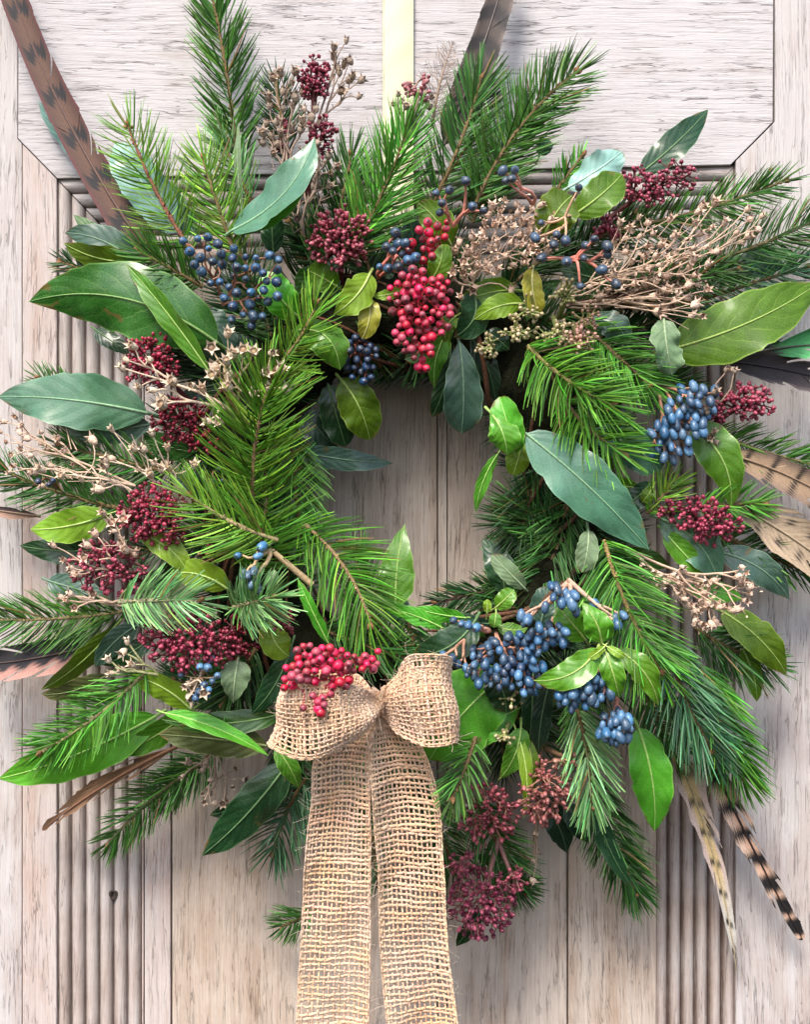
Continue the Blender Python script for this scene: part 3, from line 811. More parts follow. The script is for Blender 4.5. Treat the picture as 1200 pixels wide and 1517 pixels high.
# ------------------------------------------------------------------ feathers
def feather(label, bx, by, tx, ty, w, bend, d0, d1, colf, arch=10, prof=None, asym=0.55, ang=34, shaftc=(0.30, 0.20, 0.13), roll=0, n=None, srad=2.4, fluff=0.0, cup=0.12, ragged=0.03):
    A = L(bx, by, d0); B = L(tx, ty, d1)
    dx, dy = tx - bx, ty - by; il = math.hypot(dx, dy); perp = np.array([dy / il, 0, dx / il])
    M = (A + B) / 2 + perp * bend * 2 + np.array([0, -arch * 2, 0])
    n = n or int(il / 1.7)
    P = bez(A, M, B, n); T = nrm(np.gradient(P, axis=0)); fc = np.array([0, -1.0, 0])
    Sd = nrm(np.cross(T, fc)); N = nrm(np.cross(Sd, T))
    r_ = math.radians(roll); S2 = Sd * math.cos(r_) + N * math.sin(r_); N2 = -Sd * math.sin(r_) + N * math.cos(r_)
    o = empty('feather', A); tag(o, label, 'feather')
    t = Tubes(6); t.add(P + N2 * 0.8, np.linspace(srad, 0.5, n), shaftc); t.build('shaft', o, SHAFT)
    prof = prof or (lambda v: np.power(np.clip(v * 6, 0, 1), 0.6) * np.power(np.clip((1 - v) * 1.25, 0, 1), 0.6))
    m = 8
    for sgn, fw in ((-1, asym), (1, 1 - asym)):
        V = np.zeros((n, m, 3)); K = np.zeros((n, m, 3)); cut = []
        gap = 0.0; lag = 0.0
        for i in range(n):
            v = i / (n - 1)
            if rng.random() < ragged * 0.9: cut.append(i); gap = rng.uniform(0.5, 1.0) * (1 if rng.random() < 0.5 else -1)
            gap *= 0.90
            hw = w * fw * float(prof(np.array(v))) * (1 + ragged * 0.35 * rng.standard_normal())
            ca = math.radians(ang + 5 * gap + fluff * 30 * rng.standard_normal()); ln = hw / math.sin(math.radians(ang))
            out = S2[i] * sgn
            for j, tt in enumerate(np.linspace(0, 1, m)):
                s_out = ln * math.sin(ca) * (tt - 0.10 * tt * tt) / 0.9; s_fw = min(ln * math.cos(ca) * (tt * 0.75 + 0.35 * tt * tt), (1 - v) * il * (0.25 + 0.65 * tt))
                V[i, j] = P[i] + out * s_out + T[i] * s_fw + N2[i] * (cup * hw * (tt ** 2) + 0.30 * (i % 2) + 1.2 * gap * tt + fluff * rng.standard_normal() * 3)
                vv = v + s_fw / il
                kc = np.array(colf(min(1.0, vv), sgn * tt)) * (1 + 0.03 * (1 if i % 2 else -1) + 0.06 * rng.standard_normal())
                K[i, j] = np.clip(kc, 0, 1)
        idx = np.arange(n * m).reshape(n, m)
        if fluff > 0:           # loose downy barbs, each a strip of its own
            W = np.stack([V - T[:, None] * 0.5, V + T[:, None] * 0.5], 2); K2 = np.repeat(K[:, :, None], 2, 2)
            id2 = np.arange(n * m * 2).reshape(n, m, 2)
            f = np.stack([id2[:, :-1, 0], id2[:, 1:, 0], id2[:, 1:, 1], id2[:, :-1, 1]], -1).reshape(-1, 4)
            part('vane', o, W.reshape(-1, 3), [f], FEATH, col=K2.reshape(-1, 3)); continue
        f = np.stack([idx[:-1, :-1], idx[:-1, 1:], idx[1:, 1:], idx[1:, :-1]], -1)
        keep = np.ones(f.shape[:2], bool)
        for c_ in cut:
            if c_ < n - 1: keep[c_ - 1, rnd.randrange(2, m - 1):] = False
        part('vane', o, V.reshape(-1, 3), [f[keep]], FEATH, col=K.reshape(-1, 3))
    return o

# ------------------------------------------------------------------ jute weave
def weave(name, parent, surf, nwarp, nweft, yarn=2.4, sub=2, amp=1.6, selv=2, wjit=0.25):
    """plain weave of round yarns on surf(u, v) -> (point, normal), u in -1..1, v in 0..1 (arrays)"""
    tb = Tubes(6)
    us = np.linspace(-1, 1, nwarp)
    if selv:
        us = np.concatenate([[-1.0, -0.945], us[1:-1], [0.945, 1.0]])
    def fib(k): return np.clip(np.array([0.80, 0.535, 0.345]) * rng.uniform(0.86, 1.16) * (1 + 0.03 * rng.standard_normal(3)), 0, 1)
    nv = nweft * sub * 2
    v = np.linspace(0, 1, nv)
    def walk(n, k, a):          # slow wander of a yarn
        x = np.linspace(0, 1, n); y = np.zeros(n)
        for f_ in (1.3, 3.1, 7.7, 17.0): y += a / f_ ** 0.5 * np.sin(x * f_ * 6.28 * k + rng.uniform(0, 6.28))
        return y
    for i, u in enumerate(us):
        wob = walk(nv, 1.0, 0.012)
        p, nn = surf(np.full(nv, u) + wob, v)
        off = amp * np.cos((v * nweft - 0.5) * math.pi + i * math.pi)
        r = yarn * 0.74 * (1 + 0.16 * walk(nv, 4.0, 1.0) * 0.6 + 0.05 * rng.standard_normal(nv))
        tb.add(p + nn * off[:, None], np.clip(r, yarn * 0.42, yarn * 1.1), fib(i))
    nu = (nwarp - 1) * 4 + 1
    uu = np.linspace(-1, 1, nu)
    for k in range(nweft):
        vk = (k + 0.5 + wjit * (rng.random() - 0.5)) / nweft
        wob = walk(nu, 0.5, 0.16) / nweft
        p, nn = surf(uu, np.full(nu, vk) + wob)
        off = -amp * np.cos((uu + 1) / 2 * (nwarp - 1) * math.pi + (k + 1) * math.pi)
        r = yarn * rng.uniform(0.85, 1.25) * (1 + 0.16 * walk(nu, 1.5, 1.0) * 0.7 + 0.04 * rng.standard_normal(nu))
        tb.add(p + nn * off[:, None], np.clip(r, yarn * 0.6, yarn * 1.6), fib(k))
    return tb.build(name, parent, JUTE)
# ------------------------------------------------------------------ wreath frame: twisted twigs and moss behind everything
CX, CY = 596, 742
wf = empty('wreath_frame', L(CX, CY, 70))
tag(wf, 'dark ring of twisted twigs and moss that carries all the greenery', 'wreath frame')
def ringpt(th, r, d): return L(CX + r * 0.93 * math.cos(th), CY + r * 1.08 * math.sin(th), d)
nR, nr = 120, 16
V = []
for i in range(nR):
    th = 2 * math.pi * i / nR
    for j in range(nr):
        a = 2 * math.pi * j / nr
        k = 1 + 0.10 * math.sin(5 * th + j) + 0.08 * rng.standard_normal()
        V.append(ringpt(th, 262 + 62 * k * math.cos(a), 78 + 62 * k * math.sin(a)))
idx = np.arange(nR * nr).reshape(nR, nr)
i2 = np.roll(idx, -1, 0); f = np.stack([idx, np.roll(idx, -1, 1), np.roll(i2, -1, 1), i2], -1).reshape(-1, 4)
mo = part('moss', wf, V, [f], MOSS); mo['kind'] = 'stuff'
for s_ in range(22):
    t = Tubes(6); ph = rnd.random() * 6.28; rr = rnd.uniform(48, 80); th0 = rnd.random() * 6.28; span = rnd.uniform(2.0, 4.4); tw = rnd.uniform(2, 5)
    pts = []
    for i in range(50):
        th = th0 + span * i / 49
        a = ph + tw * th
        pts.append(ringpt(th, 262 + rr * math.cos(a), 84 + rr * 0.95 * math.sin(a)))
    t.add(pts, np.linspace(4.0, 1.6, 50), (0.10 + 0.05 * rnd.random(), 0.06, 0.035))
    t.build('twig', wf, TWIG)

# ------------------------------------------------------------------ fir sprigs (base x, y -> tip x, y)
F = fir
F('tall dark fir sprig rising from the top left and running out of the frame', 352, 250, 306, -40, -6, 90, 60, 66, 0.9, 'mid', ang=54, wid=1.1)
F('blue green fir sprig with short stiff needles under the tall dark sprig', 372, 300, 322, 195, 0, 100, 84, 48, 0.8, 'mint')
F('thin see-through yellow green fir sprig crossing the brown barred feather', 285, 375, 190, 188, 6, 150, 120, 70, 0.62, 'yellow', side=(1, 1), twig=(0.26, 0.10, 0.05), ang=66, wid=0.95)
F('short yellow green fir sprig between the feather sprig and tall dark sprig', 350, 385, 300, 235, 0, 150, 125, 62, 0.9, 'yellow')
F('small dark fir tip behind the upright purple flower heads', 430, 250, 408, 118, 0, 60, 45, 46, 0.8, 'deep')
F('broad fresh green fir sprig leaning right below the cream strap', 515, 385, 603, 192, -6, 160, 130, 72, 1.5, 'grass', face=0.8)
F('dark fir sprig directly right of the cream strap by the grey feather', 625, 330, 712, 118, -8, 120, 95, 70, 1.2, 'dark')
F('curved fir sprig with long needles at the upper right of the top', 705, 300, 852, 108, 14, 130, 90, 72, 1.15, 'mid', ang=62)
F('dark fir sprig filling in behind the two upper right sprigs', 700, 330, 790, 170, 6, 100, 85, 62, 1.1, 'dark')
F('dark fir sprig low on the left of the fresh green top sprig', 470, 420, 520, 232, -4, 110, 100, 62, 1.1, 'dark')
F('long olive fir sprig reaching right beside the mitred door joint', 900, 345, 1162, 268, -8, 100, 70, 50, 0.85, 'mid', twig=(0.24, 0.17, 0.06), ang=60)
F('long sparse fir sprig running off the right edge above the big olive leaf', 1020, 400, 1225, 318, -5, 95, 60, 62, 0.75, 'dark', twig=(0.24, 0.18, 0.07))
F('blue green fir sprig lying low behind the big olive leaf', 960, 470, 1195, 395, 0, 80, 50, 58, 0.9, 'blue')
F('grey green fir sprig hidden behind the dried tan stems', 900, 440, 1090, 400, 0, 110, 90, 52, 1.0, 'dark')
F('small fir tip poking out beside the curled pale leaf', 820, 290, 862, 232, 0, 100, 90, 34, 0.9, 'grass')
F('tiny dark fir tip left of the big glossy bay leaf', 170, 420, 92, 388, 0, 60, 45, 38, 0.9, 'deep')
F('dark fir sprig spreading above the sky-sheened blue green leaf', 215, 640, 60, 560, 8, 60, 30, 48, 0.8, 'dark')
F('low dark fir sprig at the far left under cream seed stems', 215, 760, -10, 690, 8, 110, 70, 55, 1.15, 'dark')
F('dark fir sprig beneath the sky-sheened leaf behind cream seed heads', 250, 700, 90, 660, 0, 100, 80, 52, 1.1, 'dark')
F('yellow green fir tip with brown bud beside the lime leaf on top left', 395, 560, 468, 452, -8, 165, 190, 58, 0.95, 'yellow', twig=(0.30, 0.18, 0.07))
F('dense curved yellow green fir branch down the inner left edge', 375, 745, 402, 560, 8, 185, 200, 84, 1.6, 'yellow', ang=72, twig=(0.22, 0.12, 0.05), face=0.8)
F('fan of fresh fir needles lowest on the inner left edge', 372, 850, 392, 690, -10, 170, 175, 84, 1.4, 'bright', ang=72)
F('bright yellow fir tip pointing left over the purple flower head', 412, 800, 282, 735, 6, 210, 190, 72, 0.95, 'yellow', twig=(0.42, 0.30, 0.12))
F('long arching fir sprig sweeping down the lower left inner edge', 448, 775, 548, 922, 14, 170, 185, 78, 1.1, 'bright', twig=(0.40, 0.25, 0.10), ang=64)
F('dark fir sprig beside the pointed leaf in the ring opening', 558, 935, 524, 818, 0, 140, 120, 50, 1.1, 'mid')
F('dark fir sprig just above the red berries and bow', 470, 930, 600, 975, 0, 150, 165, 52, 1.2, 'dark')
F('dark fir sprig in shade right of the jute bow', 600, 900, 620, 985, 0, 140, 150, 50, 1.2, 'dark')
F('flat dark fir sprig reaching out at the far left edge', 190, 905, -12, 918, 4, 110, 80, 62, 1.1, 'mid', twig=(0.30, 0.22, 0.08))
F('pale mint fir tip lying across the purple flower heads', 176, 892, 292, 890, 2, 200, 212, 54, 1.3, 'mint', twig=(0.42, 0.36, 0.16), ang=62)
F('star shaped mint fir tip left of the fresh lower sprig', 345, 900, 402, 884, 0, 195, 232, 56, 2.6, 'mint', twig=(0.40, 0.30, 0.14), ang=70, face=0.9)
F('fir sprig lying on the big bright leaf at lower left', 215, 995, 62, 1112, 8, 170, 140, 58, 1.0, 'grass', twig=(0.42, 0.33, 0.12), ang=62)
F('thin fir sprig hanging over the left reeded moulding', 300, 1130, 162, 1248, -8, 60, 25, 52, 0.95, 'mid', twig=(0.20, 0.17, 0.06))
F('dark fir sprig in shade under the dark leaves at lower left', 330, 1100, 240, 1180, 0, 50, 40, 50, 1.1, 'dark')
F('drooping grey green fir sprig touching the left ribbon tail', 455, 1150, 405, 1262, -6, 80, 55, 62, 1.1, 'blue')
F('small dark fir tip peeping out left of the ribbon at the bottom', 470, 1345, 418, 1372, 0, 60, 40, 42, 0.9, 'dark')
F('dark fir tip seen between the two ribbon tails', 545, 1180, 560, 1310, 0, 40, 35, 40, 0.8, 'dark')
F('dark stiff fir sprig above the tails of the ribbon at left', 420, 1080, 440, 1170, 0, 80, 70, 55, 1.0, 'deep')
F('bright green fir sprig fanning over the upper right inner edge', 782, 512, 905, 600, -8, 190, 215, 72, 1.45, 'bright', twig=(0.48, 0.36, 0.10), ang=72, face=0.8)
F('second bright fir sprig just below the fanning one', 835, 590, 925, 672, -8, 180, 195, 62, 1.2, 'bright', twig=(0.34, 0.22, 0.08), ang=68)
F('dark green fir filling under the bright fan at right', 860, 480, 960, 570, 0, 150, 160, 60, 1.2, 'grass')
F('dark fir sprig hanging at the right inner edge above sage leaf', 800, 690, 765, 812, 0, 130, 110, 56, 1.3, 'deep')
F('second dark fir sprig at the right inner edge near the teal leaf', 850, 730, 800, 850, 0, 130, 120, 60, 1.2, 'dark')
F('small dark fir sprig pointing left into the ring opening', 790, 868, 648, 893, -4, 110, 80, 36, 1.2, 'deep', twig=(0.09, 0.05, 0.03))
F('row of dark fir needles under the top inner edge', 690, 545, 520, 552, 0, 80, 60, 34, 1.1, 'deep')
F('dark fir sprig behind the small viburnum sprout', 800, 820, 720, 900, 0, 100, 90, 50, 1.0, 'dark')
F('large fir branch with ochre stem sweeping down the right side', 895, 800, 978, 992, -8, 185, 195, 78, 1.35, 'grass', twig=(0.40, 0.26, 0.08), ang=64)
F('blue green fir branch beneath the large ochre stemmed one', 985, 940, 1055, 1110, -8, 170, 150, 74, 1.4, 'blue', ang=52)
F('fir branch with drooping tip over the barred feather', 1040, 985, 1100, 1150, -6, 140, 100, 74, 1.3, 'grass', ang=50)
F('dark fir branch spreading to the right below olive leaves', 1030, 930, 1140, 985, -4, 110, 70, 62, 1.2, 'dark')
F('dark fir branch lower right behind the bright drooping leaf', 940, 1000, 1000, 1110, 0, 120, 100, 66, 1.3, 'mid')
F('dark fir sprig hanging lowest at the right bottom', 880, 1150, 942, 1320, -6, 100, 60, 62, 1.3, 'dark', ang=52)
F('mint fir sprig hanging below the round blue berries', 855, 1050, 876, 1196, 4, 180, 165, 58, 1.2, 'mint', ang=48)
F('yellow green fir tip behind the hanging mint sprig', 860, 1010, 868, 1110, 0, 160, 150, 50, 1.1, 'mid')
F('fir sprig at the right edge above the tan barred feather', 1050, 640, 1215, 690, -4, 100, 60, 46, 0.9, 'mid', twig=(0.36, 0.28, 0.10))
F('pale fir tip between olive leaf and spotted feather', 1030, 750, 1130, 745, 0, 130, 110, 42, 1.0, 'grass')
F('dark fir sprig under the spotted feather at right', 1060, 790, 1200, 850, 0, 80, 50, 52, 1.1, 'dark')
F('small olive fir tip right of the large blue green leaf', 960, 760, 1000, 710, 0, 150, 140, 42, 1.0, 'yellow')
F('dark fir sprig right of the ribbon tails below the bright leaf', 705, 1092, 672, 1180, 0, 225, 250, 44, 1.1, 'mid', ang=60)
F('dark fir sprig between purple heads at the bottom', 700, 1180, 770, 1310, 0, 90, 60, 56, 1.1, 'dark')
F('dark fir sprig below the bow on the right', 640, 1180, 672, 1290, 0, 100, 60, 56, 1.1, 'dark')
F('short dark fir tip beside the lowest purple head', 700, 1260, 775, 1320, 0, 50, 30, 48, 1.0, 'dark')
F('dark fir sprig deep behind the downy grey leaf', 820, 800, 770, 740, 0, 120, 120, 58, 1.4, 'dark')
F('dark fir sprig pointing down left of the downy grey leaf', 840, 780, 790, 880, 0, 130, 125, 60, 1.4, 'dark')
F('dark fir tip crossing the right inner edge', 830, 760, 742, 778, 0, 120, 100, 56, 1.4, 'deep')
F('dark fir tip above the little pale leaf at right of the opening', 830, 830, 752, 812, 0, 110, 100, 50, 1.3, 'dark')
F('dark fir sprig beside the lower left curled leaf', 380, 960, 330, 1040, 0, 130, 130, 50, 1.2, 'dark')
F('mid green fir sprig in shade of the yellow inner branch', 430, 640, 445, 790, 0, 150, 150, 62, 1.4, 'mid')
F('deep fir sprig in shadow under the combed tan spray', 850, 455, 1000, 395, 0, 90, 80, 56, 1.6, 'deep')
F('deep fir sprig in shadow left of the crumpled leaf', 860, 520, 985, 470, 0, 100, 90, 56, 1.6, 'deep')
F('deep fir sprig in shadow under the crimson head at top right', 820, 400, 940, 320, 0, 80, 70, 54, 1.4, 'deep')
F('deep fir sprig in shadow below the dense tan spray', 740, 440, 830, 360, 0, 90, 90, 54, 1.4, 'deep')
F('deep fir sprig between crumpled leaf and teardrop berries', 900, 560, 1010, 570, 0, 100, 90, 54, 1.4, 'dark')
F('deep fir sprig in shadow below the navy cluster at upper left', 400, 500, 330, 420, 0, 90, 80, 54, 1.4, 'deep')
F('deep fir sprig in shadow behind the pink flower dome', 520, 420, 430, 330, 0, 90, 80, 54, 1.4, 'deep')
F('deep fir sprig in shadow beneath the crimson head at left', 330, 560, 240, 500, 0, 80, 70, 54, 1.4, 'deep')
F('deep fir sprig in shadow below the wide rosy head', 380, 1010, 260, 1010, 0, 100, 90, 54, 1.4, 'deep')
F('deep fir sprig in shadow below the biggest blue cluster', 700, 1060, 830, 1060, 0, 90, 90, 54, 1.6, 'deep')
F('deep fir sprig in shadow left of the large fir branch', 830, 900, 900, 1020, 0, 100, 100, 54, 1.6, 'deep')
F('dark green fir sprig lying across the foot of the brown barred feather', 300, 425, 205, 372, 0, 130, 135, 54, 1.3, 'mid')
# low filling all round, hardly seen between the rest
for i in range(40):
    th = 2 * math.pi * (i + 0.3 * rnd.random()) / 40
    r0 = 235 + 60 * rnd.random(); sw = rnd.uniform(-0.3, 0.3)
    r1 = r0 + rnd.uniform(90, 150)
    if i % 4 == 0: r0, r1 = 300, 195
    x0, y0 = CX + r0 * 0.93 * math.cos(th), CY + r0 * 1.08 * math.sin(th)
    x1, y1 = CX + r1 * 0.93 * math.cos(th + sw), CY + r1 * 1.08 * math.sin(th + sw)
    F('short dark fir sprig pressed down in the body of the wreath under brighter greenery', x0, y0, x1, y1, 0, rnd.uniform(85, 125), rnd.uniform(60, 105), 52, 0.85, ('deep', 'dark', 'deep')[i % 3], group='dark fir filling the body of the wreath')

# ------------------------------------------------------------------ leaves
Lf = leaf
Lf('large glossy bay leaf pointing left, topmost of the big left leaves', 322, 508, 42, 447, 108, -30, 150, 130, 26, 8, 'bay', 'bay', fold=-0.14)
Lf('narrow bright leaf lying diagonally across the large glossy bay leaf', 308, 548, 186, 391, 34, -4, 185, 165, 12, 20, 'narrow', 'green', fold=0.35)
Lf('dark blue green leaf tucked behind the barred feather base', 205, 392, 95, 345, 48, -10, 95, 80, 10, 10, 'bay', 'slate')
Lf('dull green leaf just above the large glossy bay leaf', 208, 388, 94, 360, 40, 10, 105, 92, 8, 25, 'bay', 'olive')
Lf('small grey green curled leaf left of the barred feather', 180, 360, 108, 318, 22, 6, 70, 60, 10, 30, 'narrow', 'sage')
Lf('pale bluish leaf edge behind the barred feather high on the left', 138, 250, 56, 150, 32, 3, 25, 20, 4, 25, 'bay', 'pale')
Lf('broad pale blue green leaf behind the see-through fir sprig', 262, 345, 170, 212, 66, 0, 105, 80, 14, 0, 'oval', 'pale')
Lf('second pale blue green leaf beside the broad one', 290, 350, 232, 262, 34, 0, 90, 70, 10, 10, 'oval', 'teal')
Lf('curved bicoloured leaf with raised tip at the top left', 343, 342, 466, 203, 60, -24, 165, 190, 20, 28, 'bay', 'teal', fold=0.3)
Lf('lime leaf seen partly under the curved bicoloured leaf', 346, 345, 462, 245, 28, -20, 160, 172, 12, 10, 'narrow', 'vivid')
Lf('rounded lime leaf behind yellow needles near the blue berries', 442, 470, 396, 402, 52, 6, 150, 170, 14, 0, 'oval', 'vivid')
Lf('folded mid green leaf at the upper left inner edge', 432, 492, 504, 548, 56, 22, 160, 185, 26, 15, 'oval', 'green', fold=-0.25)
Lf('small toothed lime leaf under the pink flower dome', 548, 405, 494, 466, 46, 8, 170, 180, 14, 10, 'bay', 'lime', tooth=0.25)
Lf('olive leaf half hidden behind the toothed lime leaf', 500, 425, 455, 400, 40, 0, 150, 150, 8, 20, 'oval', 'olive')
Lf('little yellow lime leaf with a brown tip above the dark berries', 546, 442, 536, 502, 32, 6, 165, 172, 10, 15, 'oval', 'yellow')
Lf('sliver of lime leaf left of the red berries', 598, 428, 551, 438, 17, 4, 165, 165, 6, 10, 'bay', 'lime')
Lf('olive leaf standing up behind the small red berries', 668, 362, 616, 298, 48, -4, 140, 150, 10, 10, 'bay', 'olive')
Lf('curled dark leaf with pale rim between red and tan clusters', 636, 420, 655, 362, 34, -6, 180, 195, 14, 20, 'oval', 'olive')
Lf('long rounded slate leaf hanging into the ring opening at the top', 680, 505, 684, 643, 60, 4, 165, 140, 12, 0, 'obov', 'slate', fold=-0.1)
Lf('dark leaf with pale rim left of the hanging slate leaf', 668, 515, 640, 618, 30, 6, 130, 115, 8, 15, 'oval', 'deep')
Lf('narrow pale edged leaf bent along the hanging slate leaf', 672, 480, 644, 576, 28, -10, 150, 140, 10, 30, 'narrow', 'green')
Lf('very dark leaf right of the hanging slate leaf', 698, 500, 735, 598, 32, 6, 140, 120, 8, 10, 'bay', 'black')
Lf('dark leaf turning down below the tan dried spray', 700, 430, 672, 500, 52, 16, 160, 170, 10, 20, 'bay', 'deep')
Lf('small green leaf just right of the red berries', 676, 468, 660, 508, 26, -6, 180, 182, 8, 10, 'bay', 'olive')
Lf('olive lime leaf under the right end of the tan spray', 775, 450, 702, 474, 36, -6, 165, 175, 10, 10, 'bay', 'lime')
Lf('dark olive leaf directly beneath the tan spray', 765, 430, 680, 450, 42, -4, 155, 160, 8, 10, 'bay', 'olive')
Lf('yellow leaf with brown blotches below the tan spray', 790, 398, 800, 468, 34, -6, 175, 180, 12, 10, 'oval', 'yellow')
Lf('dark green tip below the olive lime leaf', 720, 490, 755, 518, 34, 0, 150, 150, 6, 10, 'bay', 'deep')
Lf('round lime leaf at the centre of the loose dark berries', 808, 348, 848, 290, 64, 4, 190, 195, 14, 0, 'oval', 'olive')
Lf('rounded green leaf under the pale curled leaf at top right', 852, 318, 922, 258, 54, -4, 170, 165, 14, 0, 'oval', 'olive')
Lf('pale curled leaf at the top right above green round leaf', 842, 278, 922, 224, 46, -4, 140, 130, 12, 20, 'oval', 'pale', wavy=2)
Lf('dark pointed leaf standing alone against the top rail', 948, 258, 1050, 162, 44, -4, 70, 50, 8, 0, 'bay', 'deep')
Lf('great olive leaf seen from below reaching the right edge', 985, 520, 1215, 418, 92, -12, 130, 110, 24, 0, 'bay', 'olive', fold=0.05)
Lf('blue green leaf behind the sparse fir sprig at far right', 1070, 400, 1165, 395, 50, 8, 60, 45, 8, 10, 'bay', 'slate')
Lf('grey green leaf between seed buds and dark stems', 868, 478, 930, 512, 42, 14, 150, 155, 14, 10, 'oval', 'slate', fold=-0.2)
Lf('crumpled grey green leaf left of the great olive leaf', 984, 474, 996, 556, 50, -4, 165, 170, 14, 0, 'oval', 'sage', wavy=2.2)
Lf('broad fresh leaf hanging below the blue teardrop berries', 1026, 632, 1083, 756, 64, 16, 140, 130, 14, 0, 'spear', 'green')
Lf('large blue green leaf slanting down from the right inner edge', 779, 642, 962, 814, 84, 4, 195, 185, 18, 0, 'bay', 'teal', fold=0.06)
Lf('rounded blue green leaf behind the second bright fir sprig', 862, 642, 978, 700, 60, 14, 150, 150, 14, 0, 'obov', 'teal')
Lf('folded vivid leaf, upper half, on the right inner edge', 762, 672, 740, 588, 46, 0, 180, 190, 14, 15, 'oval', 'vivid', fold=0.3)
Lf('folded vivid leaf, lower half, on the right inner edge', 726, 610, 752, 674, 46, 4, 190, 195, 14, -15, 'obov', 'vivid', fold=-0.3)
Lf('lime green leaf half behind the large blue green leaf', 775, 655, 760, 704, 36, 0, 160, 160, 8, 10, 'oval', 'lime')
Lf('slender lime leaf dangling into the ring opening', 738, 672, 705, 760, 19, -6, 160, 140, 8, 15, 'narrow', 'vivid')
Lf('olive leaf under the rounded blue green leaf', 948, 722, 876, 700, 26, 6, 150, 155, 8, 10, 'bay', 'olive')
Lf('dark olive leaf below the rounded blue green leaf', 965, 715, 915, 752, 34, 4, 145, 150, 8, 10, 'oval', 'deep')
Lf('small round olive leaf beside the purple spray at right', 968, 722, 952, 744, 20, 0, 160, 162, 4, 0, 'oval', 'olive')
Lf('downy grey leaf hanging left of the large fir branch', 872, 785, 862, 848, 34, 2, 185, 195, 10, 0, 'oval', 'sage')
Lf('dark leaf standing at the right edge of the ring opening', 748, 882, 714, 798, 44, -8, 120, 105, 10, 10, 'bay', 'deep')
Lf('second dark leaf at the right edge of the opening', 760, 850, 732, 790, 34, 0, 100, 95, 8, 10, 'bay', 'black')
Lf('small pale green leaf pointing up at right of opening', 778, 872, 728, 822, 28, 0, 150, 150, 8, 10, 'oval', 'sage')
Lf('tall pointed green leaf standing in the bottom of the opening', 586, 898, 600, 776, 54, 4, 120, 95, 8, 0, 'spear', 'green')
Lf('dark leaf base beneath the tall pointed leaf', 600, 925, 572, 872, 40, 0, 110, 110, 8, 0, 'bay', 'slate')
Lf('bright toothed leaf lying flat below the tall pointed leaf', 655, 930, 562, 898, 24, -4, 165, 160, 8, 10, 'bay', 'vivid', tooth=0.2)
Lf('long black green leaf lying flat above the blue berries', 735, 925, 622, 900, 22, 4, 140, 130, 8, 10, 'bay', 'black')
Lf('bright leaf tip under the flat black green leaf', 690, 915, 612, 900, 24, 2, 150, 150, 4, 15, 'bay', 'vivid')
Lf('dark oval leaf with pale rim behind the right bow loop', 705, 918, 612, 972, 54, 12, 165, 170, 16, 0, 'oval', 'deep')
Lf('little green sprout leaf topmost above the blue berries', 735, 900, 762, 874, 28, 0, 180, 190, 6, 10, 'oval', 'vib')
Lf('tiny yellow sprout leaf on the viburnum sprout', 722, 908, 722, 888, 13, 0, 190, 195, 2, 10, 'oval', 'lime')
Lf('small oval sprout leaf below the topmost one', 735, 908, 732, 930, 20, 0, 190, 195, 4, 0, 'oval', 'green')
Lf('thin leaf at the foot of the viburnum sprout', 738, 928, 782, 930, 20, -4, 180, 180, 4, 25, 'bay', 'green')
Lf('great bright leaf right of the bow', 748, 1000, 636, 1126, 118, -10, 165, 175, 18, 0, 'oval', 'vivid', fold=0.04)
Lf('great bright leaf, right lobe, under the big blue cluster', 668, 1090, 772, 1048, 62, 0, 158, 150, 12, 0, 'bay', 'vivid')
Lf('round dark leaf on top of the great bright leaf', 725, 990, 750, 1056, 52, 6, 180, 182, 12, 0, 'oval', 'deep')
Lf('medium lime leaf pointing down below the great bright leaf', 772, 1078, 738, 1156, 36, 6, 170, 160, 10, 10, 'spear', 'green')
Lf('narrow lime leaf curving down beside the brown pink head', 766, 1085, 776, 1212, 20, 8, 170, 165, 10, 20, 'narrow', 'lime')
Lf('slender olive leaf next to the narrow lime leaf', 778, 1090, 786, 1180, 20, 6, 160, 155, 10, 20, 'narrow', 'olive')
Lf('tall black green leaf right of the great bright leaf', 812, 1020, 798, 1118, 34, -4, 165, 155, 8, 10, 'bay', 'black')
Lf('dark leaf between the two big blue clusters', 790, 1010, 785, 1090, 36, 0, 150, 150, 8, 10, 'bay', 'deep')
Lf('puckered viburnum leaf pointing up left of the group', 868, 948, 826, 898, 46, 0, 205, 205, 8, 0, 'oval', 'vib')
Lf('puckered viburnum leaf standing upright in the middle of the group', 892, 952, 862, 892, 44, -4, 225, 225, 12, 5, 'spear', 'vib', wavy=1.8)
Lf('largest puckered viburnum leaf pointing left', 886, 960, 791, 1008, 46, 12, 230, 225, 18, 0, 'bay', 'vib', wavy=1.8)
Lf('pale puckered viburnum leaf pointing down', 898, 966, 918, 1034, 36, 0, 230, 225, 12, 0, 'bay', 'vib', wavy=1.5)
Lf('curved viburnum leaf with folded rim pointing down right', 915, 962, 976, 1046, 36, 10, 215, 205, 12, 20, 'bay', 'vib', wavy=1.5)
Lf('tiny folded bud leaf left of the viburnum centre', 896, 958, 872, 976, 14, 0, 235, 240, 4, 0, 'oval', 'lime')
Lf('tiny folded bud leaf right of the viburnum centre', 900, 958, 926, 974, 13, 0, 235, 240, 4, 0, 'oval', 'lime')
Lf('glassy grey green leaf below the viburnum group', 925, 1010, 940, 1035, 30, 0, 195, 195, 4, 0, 'oval', 'sage')
Lf('shaded green leaf behind the blue berry arch', 885, 910, 890, 856, 40, 0, 160, 160, 8, 0, 'oval', 'green')
Lf('slate leaf behind the blue berry arch', 800, 930, 812, 868, 44, 0, 140, 140, 8, 0, 'oval', 'slate')
Lf('bright broad leaf drooping at the lower right', 946, 1078, 970, 1232, 62, 6, 150, 120, 14, 0, 'bay', 'vivid')
